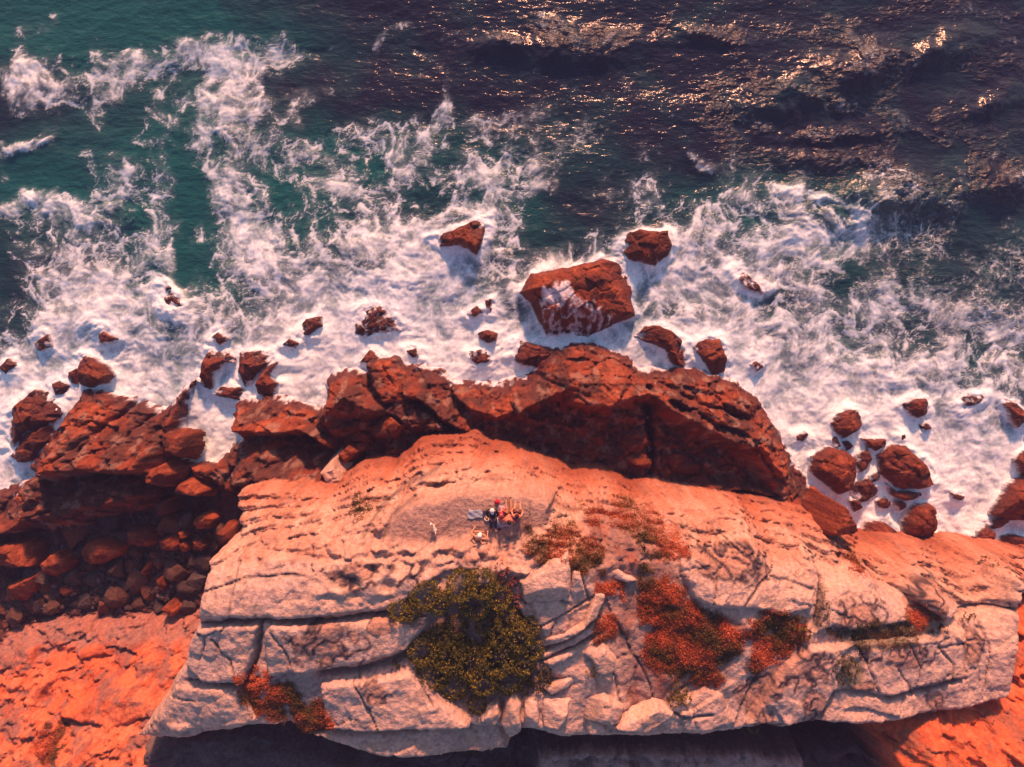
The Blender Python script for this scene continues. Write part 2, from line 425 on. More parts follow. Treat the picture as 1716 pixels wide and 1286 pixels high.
# --- headland
HP = [(227, 1238, 10.6), (241, 1217, 11.3), (276, 1172, 11.8), (290, 1140, 12), (308, 1112, 12.3), (325, 1060, 12.5), (331, 1039, 12.7), (332, 1011, 12.7), (345, 969, 12.5), (346, 941, 12), (395, 906, 11), (398, 880, 9.5), (385, 835, 8),
      (440, 818, 7), (500, 822, 6.5), (560, 812, 5.5), (600, 780, 5), (660, 778, 4.5), (700, 742, 4.5), (760, 732, 4.3), (800, 726, 4.2), (822, 746, 4.0), (900, 772, 4), (960, 788, 3.8), (1010, 792, 3.8), (1060, 812, 3.6), (1150, 832, 3.5), (1240, 830, 3.4), (1330, 842, 2.6), (1372, 848, 2.2), (1400, 872, 1.8),
      (1440, 896, 1.5), (1500, 902, 1.3), (1560, 907, 1.3), (1640, 912, 1.2), (1716, 917, 1.2), (1830, 927, 1.2), (1850, 990, 7), (1760, 1000, 8), (1714, 997, 8.2), (1711, 1025, 8.3), (1707, 1081, 8.5), (1698, 1151, 8.5), (1690, 1172, 8.5), (1634, 1186, 8.8), (1571, 1200, 9.2), (1431, 1212, 10), (1361, 1210, 10.5), (1291, 1224, 11), (1249, 1226, 11.2), (1186, 1234, 11.4), (1116, 1236, 11.6),
      (1030, 1229, 11.9), (978, 1232, 11.9), (936, 1229, 12), (908, 1221, 12.1), (875, 1216, 12.1), (840, 1216, 12.2), (790, 1214, 12.2), (558, 1218, 12.2), (520, 1222, 12.0), (490, 1208, 12), (420, 1210, 12), (374, 1224, 11.8), (315, 1231, 11.4)]
PH = np.array([W2(*p) for p in HP])
ctl = HP[:1] + HP[1::2] + [(640, 850, 10.8), (700, 790, 8.5), (640, 800, 7.5), (800, 780, 8), (900, 810, 8), (1000, 830, 8.2), (1100, 850, 8.4), (1250, 866, 7.4), (1350, 880, 5.6),
       (640, 900, 12), (700, 870, 12), (780, 835, 11.9), (850, 832, 11.9), (900, 850, 12), (800, 880, 12), (850, 900, 12), (720, 905, 12), (760, 860, 12), (880, 875, 12), (680, 890, 12),
       (450, 880, 10.2), (520, 870, 10.5), (600, 870, 11.4), (450, 920, 12), (540, 915, 12.2), (600, 930, 13), (700, 925, 13), (800, 925, 12.9), (900, 938, 13), (960, 935, 13),
       (400, 980, 13.1), (500, 990, 13.3), (600, 1000, 13.2), (760, 1030, 12.6), (900, 1000, 13.1), (450, 1080, 12.9), (600, 1060, 13.0), (600, 1150, 12.7), (700, 1180, 12.5), (480, 1180, 12.2), (380, 1180, 12.2), (700, 1205, 12.4), (950, 1190, 12.1), (1050, 1190, 12), (760, 1120, 12.2),
       (1000, 900, 11.9), (1080, 880, 11.0), (1150, 892, 10.6), (1250, 905, 10.2), (1350, 925, 9.2), (1050, 980, 12.1), (1100, 1050, 11.9), (1200, 960, 11.6), (1300, 980, 11.0), (1400, 1000, 10.2), (1450, 932, 5.8), (1450, 965, 8.8), (1550, 938, 5.0), (1550, 975, 8.6), (1620, 935, 4.2), (1700, 942, 4.4), (1700, 972, 7.8), (1200, 1100, 11.7), (1300, 1050, 11.1), (1450, 1080, 9.9), (1600, 1080, 8.9), (1200, 1190, 11.4), (1400, 1170, 10.4), (1550, 1170, 9.3), (1120, 1180, 11.8)]
hd = rbf(px_ctl(ctl), X, Y)
hd0 = hd.copy(); PXT = 858 + X * F / (H - hd); PYT = 643 - Y * F / (H - hd)      # photo coordinates of a point on the headland top
hd = hd + 0.075 * np.clip(-8.9 - Y, 0, 8) * sstep(11.4, 12.2, hd)
dH = sdf(XW * 0.45 + X * 0.55, YW * 0.45 + Y * 0.55, PH)
ztl = np.interp(PXT, [0, 1000, 1100, 1200, 1300, 1400, 1550, 1716], [12.0, 12.0, 11.8, 11.2, 10.4, 9.6, 8.6, 8.2])
top_m = sstep(-1.4, -0.2, hd - ztl)
face_m = 1 - top_m
# bedding: benches on the seaward face
but = ridged(X, 0 * Y + 3.3, 0.22, 4, 110)
hd = hd + face_m * 0.7 * (but - 0.5)
tz = (hd + 0.9 * fbm(X * 0.35, Y, 0.45, 4, 111)) * 0.95
ter = np.floor(tz) + sstep(0.55, 0.95, tz - np.floor(tz)) - tz
tz2 = (hd + 0.6 * fbm(X * 0.5, Y, 0.8, 4, 112)) * 2.9
ter2 = np.floor(tz2) + sstep(0.5, 0.9, tz2 - np.floor(tz2)) - tz2
hd = hd + ter * mix(0.10, 0.85, face_m) + ter2 * mix(0.02, 0.26, face_m)
fa, fe = facets(XW * 0.45 + 0.15 * YW, YW * 0.8, 12); fb, fe2 = facets(XW * 1.2, YW * 1.9, 13)
hd = hd + face_m * (0.30 * fa + 0.12 * fb + 0.35 * (ridged(X * 0.8, Y, 0.7, 5, 113) - 0.5) - 0.15 * np.exp(-(fe / 0.05) ** 2))
hd = hd + 0.10 * fbm(X, Y, 0.9, 5, 118) + 0.03 * fbm(X, Y, 5, 3, 119)
sw_m = sstep(975, 915, PYT - 0.02 * np.clip(PXT - 900, 0, 900)) * top_m * (1 - 0.0)
hd = hd + sw_m * (0.38 * (ridged(XW * 0.8, YW * 1.6, 0.6, 5, 115) - 0.5) + 0.22 * fa + 0.14 * fb + 0.25 * ter2 - 0.12 * np.exp(-(fe / 0.04) ** 2))
# pillowed, fractured top
bil = np.abs(fbm(XW, YW * 1.2, 0.33, 4, 121)); bil2 = np.abs(fbm(XW, YW, 1.1, 4, 125))
fc, fe3 = facets(XW * 0.24 + 0.1 * YW, YW * 0.42 - 0.08 * XW, 15); fd, fe4 = facets(XW * 0.8, YW * 1.0, 16)
hd = hd + top_m * (0.26 * (bil - 0.12) + 0.12 * (bil2 - 0.12) + 0.13 * fc + 0.05 * fd + 0.05 * facets(XW * 0.5 + 0.45 * YW, YW * 0.6 - 0.4 * XW, 17)[0] - 0.16 * np.exp(-(fe3 / 0.018) ** 2) * sstep(-0.1, 0.2, fbm(X, Y, 0.3, 2, 127)))

def ztop(px, py):
    return float(np.interp(px, [0, 1000, 1100, 1200, 1300, 1400, 1550, 1716], [12.3, 12.3, 12.0, 11.6, 11.0, 10.2, 9.2, 8.6]))
def WPT(poly):
    return np.array([W2(p[0], p[1], ztop(*p)) for p in poly])

def pmask(poly, soft=12, z=12):
    P = WPT(poly)
    dd = sdf(XW, YW, P) * F / (H - z)
    return sstep(-soft, soft, dd)

def hblock(poly, dz, r=0.35):
    """a low slab standing proud of the headland top"""
    P = WPT(poly); s = win(P, 0.6)
    x = X[s] + 0.45 * wx[s]; y = Y[s] + 0.45 * wy[s]
    dd = sdf(x, y, P); q = np.clip((r - dd) / r, 0, 1)
    hd[s] = hd[s] + np.where(dd > -0.04, dz * np.sqrt(np.clip(1 - q * q, 0, 1)), 0)

SLABS = [([(1147, 888), (1221, 885), (1284, 913), (1312, 937), (1375, 951), (1375, 976), (1361, 993), (1354, 1014), (1312, 1025), (1266, 1018), (1186, 1007), (1158, 997), (1137, 951)], 0.40, 0.5),
         ([(1378, 983), (1452, 969), (1480, 976), (1504, 1004), (1525, 1039), (1487, 1042), (1424, 1049), (1389, 1042), (1357, 1060), (1368, 1014)], 0.35, 0.4),
         ([(1494, 955), (1553, 944), (1595, 951), (1602, 976), (1630, 990), (1616, 1028), (1585, 1039), (1564, 1025), (1536, 1011), (1511, 986)], 0.75, 0.9),
         ([(1354, 1077), (1389, 1074), (1466, 1067), (1564, 1060), (1581, 1046), (1620, 1056), (1609, 1130), (1487, 1158), (1389, 1147), (1361, 1207), (1249, 1214), (1284, 1151), (1312, 1109)], 0.5, 0.5),
         ([(1623, 1032), (1711, 1027), (1707, 1081), (1694, 1165), (1634, 1182), (1431, 1208), (1368, 1205), (1393, 1151), (1487, 1164), (1609, 1136), (1624, 1060)], 0.25, 0.4),
         ([(1630, 985), (1640, 950), (1716, 935), (1790, 940), (1716, 1015), (1630, 1024)], 0.3, 0.4),
         ([(336, 1046), (402, 1034), (451, 1034), (444, 1074), (420, 1133), (350, 1137), (315, 1102)], 0.35, 0.4),
         ([(296, 1146), (350, 1144), (412, 1142), (425, 1170), (440, 1200), (374, 1218), (315, 1226), (250, 1226), (280, 1176)], 0.25, 0.5),
         ([(545, 1130), (628, 1123), (691, 1112), (722, 1133), (754, 1168), (789, 1193), (789, 1208), (558, 1208)], 0.55, 0.35),
         ([(540, 1032), (656, 1024), (719, 1041), (687, 1077), (590, 1103), (545, 1108), (460, 1120), (455, 1050), (470, 1032)], 0.40, 0.45),
         ([(345, 1030), (350, 960), (400, 925), (560, 935), (640, 930), (740, 955), (700, 990), (650, 1010), (560, 1020), (420, 1022)], 0.35, 0.5),
         ([(1140, 1172), (1180, 1150), (1210, 1165), (1235, 1210), (1186, 1225), (1120, 1228), (1090, 1190)], 0.35, 0.5),
         ([(1398, 850), (1300, 845), (1200, 838), (1120, 850), (1200, 862), (1320, 872), (1390, 890)], 0.3, 0.3),
         ([(1530, 955), (1560, 965), (1555, 1000), (1530, 1008), (1515, 980)], 0.2, 0.4),
         ([(1552, 995), (1572, 995), (1578, 1012), (1565, 1024), (1548, 1016)], 0.35, 0.4),
         ([(620, 905), (640, 840), (690, 810), (790, 795), (700, 832), (655, 870)], 0.35, 0.3)]
for poly, dz, r in SLABS: hblock(poly, dz, r * 0.42)

# knobbly weathered lip between the picnic ledge and the slab
lip = pmask([(520, 905), (600, 912), (700, 905), (790, 905), (880, 918), (960, 918), (960, 950), (880, 960), (760, 950), (640, 945), (520, 930)], 10)
f1, f2, cid = worley(XW * 1.1, YW * 1.4, 9)
hd += lip * (0.5 * np.clip(f2 - f1, 0, 0.6) + 0.25 * cid - 0.1)
# honeycomb hollows
pits = pmask([(545, 945), (640, 930), (745, 945), (735, 975), (690, 985), (600, 995), (550, 985)], 12)
f1, f2, cid = worley(XW * 0.95 + 3, YW * 1.05, 14)
hd += pits * (-0.38 * sstep(0.55, 0.1, f1) + 0.12)
# flat trodden picnic ledge
pm = pmask([(625, 905), (640, 880), (665, 855), (720, 838), (800, 828), (900, 832), (935, 845), (915, 880), (870, 905), (780, 908), (690, 910)], 10, 12)
hd = mix(hd, 12.0 + 0.05 * fbm(X, Y, 1.2, 4, 131), pm * 0.9)
# recesses: shaded bands, seams, cracks
CRACKS = [([(332, 1040), (420, 1029), (500, 1028), (560, 1027), (655, 1018)], 0.45, 0.07), ([(320, 1137), (400, 1140), (440, 1128)], 0.3, 0.10), ([(545, 1117), (600, 1113), (660, 1098), (692, 1084)], 0.45, 0.16),
          ([(558, 1214), (680, 1211), (790, 1211)], 0.5, 0.08), ([(1361, 1208), (1378, 1170), (1391, 1147)], 0.35, 0.05), ([(1484, 1163), (1560, 1148), (1612, 1134)], 0.35, 0.07), ([(1580, 1041), (1650, 1031), (1714, 1025)], 0.5, 0.07),
          ([(1235, 1215), (1260, 1150), (1275, 1120)], 0.2, 0.06), ([(1362, 1050), (1370, 1010), (1380, 975), (1376, 955)], 0.3, 0.14), ([(1290, 965), (1330, 975), (1360, 985)], 0.15, 0.06), ([(880, 1100), (940, 1068), (1000, 1030)], 0.4, 0.10), ([(905, 1105), (980, 1070), (1010, 1050)], 0.4, 0.09),
          ([(450, 1032), (442, 1080), (420, 1135)], 0.35, 0.10), ([(1560, 1080), (1640, 1075)], 0.15, 0.05), ([(1118, 1190), (1150, 1200), (1190, 1195)], 0.3, 0.07), ([(400, 925), (408, 960), (402, 1030)], 0.15, 0.05), ([(610, 900), (625, 860), (660, 830), (720, 800)], 0.25, 0.09), ([(640, 905), (652, 868), (690, 840)], 0.2, 0.08)]
CRACKS += [(p, 0.22, 0.04) for p in ([(350, 985), (420, 962), (520, 955)], [(470, 1045), (488, 1070), (500, 1100)], [(600, 1125), (622, 1160), (640, 1205)], [(1420, 1060), (1445, 1105), (1460, 1150)], [(1500, 1050), (1530, 1110), (1520, 1160)], [(1180, 890), (1200, 950), (1190, 1005)], [(1240, 1010), (1270, 975), (1300, 950)],
            [(700, 1120), (730, 1165)], [(1000, 1080), (1030, 1130), (1040, 1190)], [(960, 940), (975, 970), (985, 1005)], [(1110, 1190), (1150, 1150), (1185, 1125)], [(905, 1040), (960, 1010), (1010, 985)], [(1065, 1100), (1090, 1150), (1100, 1200)], [(1560, 1075), (1590, 1110), (1585, 1140)], [(370, 1060), (400, 1090), (410, 1130)], [(1650, 1040), (1660, 1090), (1650, 1150)])]
crk = np.zeros(X.shape)
for pts, dep, w in CRACKS:
    P = WPT(pts); s = win(P, 1)
    dd = dist_line(X[s] + 0.35 * wx[s], Y[s] + 0.35 * wy[s], P)
    g = np.exp(-(dd / w) ** 2); hd[s] -= dep * g; crk[s] = np.maximum(crk[s], g)
# hollow full of soil where the heath grows, deep gap under the big bush and between the tilted blocks
soil = pmask([(985, 880), (1060, 868), (1110, 890), (1140, 940), (1150, 1000), (1240, 1040), (1260, 1060), (1230, 1110), (1195, 1150), (1150, 1150), (1110, 1185), (1060, 1190), (1035, 1110), (1010, 1060), (1000, 985), (985, 950)], 16)
hd -= 0.12 * soil
gap = pmask([(740, 1000), (840, 970), (900, 1040), (905, 1120), (960, 1140), (880, 1170), (850, 1200), (800, 1195), (730, 1150), (690, 1090)], 14)
hd -= 0.35 * gap
veg2 = pmask([(1382, 1056), (1424, 1046), (1525, 1042), (1574, 1034), (1576, 1053), (1536, 1062), (1452, 1083), (1417, 1076)], 8)
pot = pmask([(1388, 1122), (1396, 1102), (1416, 1096), (1436, 1104), (1442, 1124), (1432, 1142), (1412, 1148), (1394, 1140)], 5)
hd += 0.12 * veg2 - 0.12 * pot
edge = np.clip(dH, 0, 0.35)
hz = hd - 0.55 * (1 - edge / 0.35) ** 2 * (0.5 + 0.5 * top_m)
put((slice(None), slice(None)), np.where(dH < 0, hz + np.maximum(7 * dH, -40), hz), 4)

# --- albedo, painted per vertex from what the stone is (bedding, iron, soil, lichen rims); gully tone includes shade
nA = fbm(X, Y, 0.22, 4, 141); nB = fbm(X, Y, 0.7, 5, 145); nC = fbm(X, Y, 2.2, 4, 149)
A = np.empty(X.shape + (3,)); A[:] = C_RED
A = mixc(A, (0.11, 0.030, 0.022), sstep(-0.12, 0.20, fbm(X, Y, 0.5, 4, 151)) * 0.75)
A = mixc(A, C_DARK, sstep(-0.12, 0.18, nB * 0.8 + nA * 0.6) * 0.8)
A = mixc(A, C_ORANGE, sstep(0.10, 0.4, nC * 0.7 - nA) * 0.4)
A = mixc(A, (0.25, 0.15, 0.12), sstep(0.12, 0.30, fbm(X, Y, 1.3, 5, 153)) * 0.65)
A = mixc(A, (0.035, 0.018, 0.018), sstep(1.5, 0.7, Z + 0.6 * nC) * (REG == 0) * 0.8)
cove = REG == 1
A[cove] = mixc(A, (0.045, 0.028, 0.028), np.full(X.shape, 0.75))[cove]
wetm = sstep(1.7, 0.4, Z + 0.9 * nB) * ((REG == 0) | cove)
A = mixc(A, C_WET, wetm * 0.85)
# slope
S = np.empty_like(A); S[:] = C_SLOPE
S = mixc(S, (0.54, 0.21, 0.12), sstep(0.0, 0.35, nB) * 0.5); S = mixc(S, (0.55, 0.11, 0.04), sstep(0.0, 0.3, nA - 0.4 * nC) * 0.6)
S = mixc(S, (0.20, 0.10, 0.09), sstep(-0.04, 0.26, nC * 0.5 + fbm(X + 0.4 * Y, Y * 2.2, 0.45, 5, 155)) * 0.85)
S = mixc(S, (0.36, 0.07, 0.03), sstep(0.05, 0.25, fbm(X, Y, 1.4, 5, 156)) * 0.6)
S = mixc(S, (0.27, 0.15, 0.135), sstep(3.6, 2.6, Z + 1.2 * nB) * 0.75)
A[REG == 2] = S[REG == 2]
# lower ground: shade of the deep gap painted into the gully stone
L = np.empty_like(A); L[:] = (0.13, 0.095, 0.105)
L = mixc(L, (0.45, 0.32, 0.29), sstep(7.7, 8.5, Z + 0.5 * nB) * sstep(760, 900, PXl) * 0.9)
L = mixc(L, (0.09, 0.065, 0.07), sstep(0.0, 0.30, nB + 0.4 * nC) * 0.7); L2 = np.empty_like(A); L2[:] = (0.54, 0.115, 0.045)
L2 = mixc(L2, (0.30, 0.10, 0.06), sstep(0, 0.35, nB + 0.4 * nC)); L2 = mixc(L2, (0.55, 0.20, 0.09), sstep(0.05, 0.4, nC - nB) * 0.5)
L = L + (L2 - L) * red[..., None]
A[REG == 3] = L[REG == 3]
# headland
Hc = np.empty_like(A); Hc[:] = C_PALE
Hc = mixc(Hc, C_GREY, sstep(-0.12, 0.22, nA + 0.3 * nC) * 0.8)
Hc = mixc(Hc, (0.50, 0.34, 0.27), sstep(0.02, 0.30, nB - 0.3 * nA) * 0.7)
seaward = np.clip(sstep(965, 905, PYT + 60 * nB + 25 * nC) + face_m, 0, 1)
Hc = mixc(Hc, C_TAN, seaward * (0.42 + 0.45 * sstep(-0.15, 0.2, nA - 0.5 * nC)))
Hc = mixc(Hc, (0.58, 0.41, 0.33), seaward * sstep(-0.02, 0.28, nB + 0.5 * nC) * 0.75)
hdr = hd + 0.8 * (12 - ztl)
Hc = mixc(Hc, C_ORANGE, seaward * sstep(10.5, 6.0, hdr) * 0.65)
Hc = mixc(Hc, (0.20, 0.085, 0.06), face_m * sstep(0.05, 0.30, fbm(X * 0.6, hd * 1.6, 0.9, 4, 157)) * 0.6)
Hc = mixc(Hc, (0.33, 0.20, 0.16), seaward * sstep(0.12, 0.40, nC + 0.3 * nB) * 0.5)
Hc = mixc(Hc, C_RED, sstep(7.0, 4.2, hdr) * 0.7)
Hc = mixc(Hc, (0.36, 0.235, 0.20), pm * 0.85)
Hc = mixc(Hc, (0.28, 0.16, 0.14), pm * sstep(0.1, 0.35, nB - 0.3 * nC) * 0.7)
# brown weathered skins with dark rims
def skin_patch(lst, seed, thr=0.5, rim=0.05):
    global Hc
    M = np.zeros(X.shape)
    for (cx, cy, rx, ry) in lst:
        M = np.maximum(M, 1 - np.sqrt(((PXT - cx) / rx) ** 2 + ((PYT - cy) / ry) ** 2))
    v = M + 0.95 * fbm(X, Y, 0.85, 4, seed)
    Hc = mixc(Hc, (0.36, 0.185, 0.135), sstep(thr, thr + 0.10, v) * sstep(0.0, 0.15, M) * 0.7)
    Hc = mixc(Hc, C_RIM, np.exp(-((v - thr) / (2.6 * rim)) ** 2) * sstep(0.0, 0.1, M) * sstep(-0.35, 0.05, fbm(X, Y, 1.1, 3, seed + 3)) * 0.95)
skin_patch([(555, 1072, 75, 48), (640, 1040, 30, 20), (610, 960, 60, 30), (640, 1145, 30, 22)], 161, 0.42, 0.035)
skin_patch([(1225, 940, 75, 48), (1165, 925, 22, 18)], 165, 0.40, 0.05)
skin_patch([(1325, 1115, 85, 42), (1270, 1170, 45, 60), (1355, 1175, 25, 40)], 171, 0.42, 0.045)
skin_patch([(1500, 1095, 75, 32), (1430, 1025, 60, 32), (1540, 985, 50, 40), (1560, 1165, 30, 30), (1630, 1080, 30, 40), (1440, 1140, 30, 20)], 175, 0.43, 0.04)
sq = fbm(X, Y, 0.75, 3, 401); sgy, sgx = np.gradient(sq, GS)
sq_d = np.abs(sq - 0.06) / (np.hypot(sgx, sgy) + 0.05)
sqM = np.zeros(X.shape)
for (cx, cy, rx_, ry_) in [(565, 1072, 70, 36), (500, 1060, 24, 18), (640, 1145, 30, 24), (1225, 940, 66, 40), (1165, 925, 24, 18), (1322, 1112, 84, 46), (1268, 1168, 36, 50), (1350, 1180, 18, 34), (1500, 1094, 70, 26), (1440, 1022, 52, 30), (1562, 1165, 24, 26), (1630, 1072, 20, 34), (1540, 985, 34, 26), (690, 965, 40, 24), (600, 965, 44, 26)]:
    sqM = np.maximum(sqM, 1.25 * (1 - np.sqrt(((PXT - cx) / rx_) ** 2 + ((PYT - cy) / ry_) ** 2)))
sqM = sstep(0.0, 0.25, sqM)
Hc = mixc(Hc, C_RIM, sstep(0.11, 0.045, sq_d) * sqM * sstep(-0.45, -0.1, fbm(X, Y, 0.6, 3, 403)) * 0.95)
Hc = mixc(Hc, C_SOIL, soil * (0.55 + 0.4 * sstep(-0.1, 0.25, nB)))
Hc = mixc(Hc, (0.26, 0.085, 0.055), soil * sstep(0.0, 0.3, fbm(X, Y, 0.8, 4, 159)) * 0.7)
Hc = mixc(Hc, (0.15, 0.13, 0.09), np.clip(veg2 + pot, 0, 1) * 0.8)
Hc = mixc(Hc, C_SOIL, gap * 0.6)
Hc = mixc(Hc, (0.10, 0.09, 0.09), crk * 0.7)
seam = np.exp(-(fe3 / 0.022) ** 2) * sstep(-0.1, 0.15, fbm(X, Y, 0.3, 2, 127)) * top_m
Hc = mixc(Hc, (0.12, 0.085, 0.08), seam * 0.6)
Hc = mixc(Hc, (0.24, 0.16, 0.15), sstep(0.20, 0.34, fbm(X, Y, 1.5, 5, 158, 0.6)) * top_m * 0.5)
streak = pmask([(480, 1115), (560, 1118), (545, 1180), (500, 1200), (440, 1180), (430, 1120)], 18)
Hc = mixc(Hc, (0.30, 0.22, 0.22), streak * 0.7)
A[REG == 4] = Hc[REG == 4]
# foam and wash on the lowest rock
lace = ridged(XW, YW, 0.9, 5, 181)
fo = sstep(0.55, 0.75, lace + 0.5 * sstep(0.9, 0.05, Z) - 0.25) * sstep(1.0, 0.35, Z + 0.3 * nB) * (REG == 0)
A = mixc(A, C_FOAM, fo * 0.9)
wet_attr = np.clip(wetm, 0, 1)

def ground_piece(name, mask):
    """the faces of the height surface that belong to one piece of the setting"""
    ny, nx = X.shape
    fm = mask[:-1, :-1]
    j, i = np.nonzero(fm)
    a0 = j * nx + i
    Fq = np.stack([a0, a0 + 1, a0 + nx + 1, a0 + nx], 1)
    used, inv = np.unique(Fq, return_inverse=True)
    V = np.stack([VX.ravel(), VY.ravel(), VZ.ravel()], 1)[used]
    return mesh_np(name, V, inv.reshape(Fq.shape), ROCK, None, A.reshape(-1, 3)[used], {'wet': wet_attr.ravel()[used]})

# sideways bedding relief on steep faces
gy, gx = np.gradient(Z, GS)
nl = np.sqrt(gx ** 2 + gy ** 2 + 1)
rel = (0.10 * fbm(X * 0.7, Z * 2.6, 1.0, 4, 191) + 0.05 * fbm(X * 2, Z * 5, 1.2, 3, 195)) * sstep(0.8, 2.5, nl)
VX = X - gx / nl * rel; VY = Y - gy / nl * rel; VZ = Z + rel / nl
vis = Z > -1.6
gp = {}
for nm, rid in (('rock_ledge', 0), ('cove_floor', 1), ('orange_slope', 2), ('lower_ground', 3), ('headland', 4)):
    gp[nm] = tag(ground_piece(nm, (REG == rid) & vis), kind='structure')

def ground_z(x, y):
    i = np.clip((x - xs[0]) / GS, 0, len(xs) - 2); j = np.clip((y - ys[0]) / GS, 0, len(ys) - 2)
    i0, j0 = int(i), int(j); fx, fy = i - i0, j - j0
    return float((Z[j0, i0] * (1 - fx) + Z[j0, i0 + 1] * fx) * (1 - fy) + (Z[j0 + 1, i0] * (1 - fx) + Z[j0 + 1, i0 + 1] * fx) * fy)

def on_ground(px, py, z0=12.0):
    """world point on the terrain seen at a photo pixel"""
    z = z0
    for _ in range(6):
        x, y = W2(px, py, z); z = 0.5 * z + 0.5 * ground_z(x, y)
    x, y = W2(px, py, z)
    return x, y, ground_z(x, y)

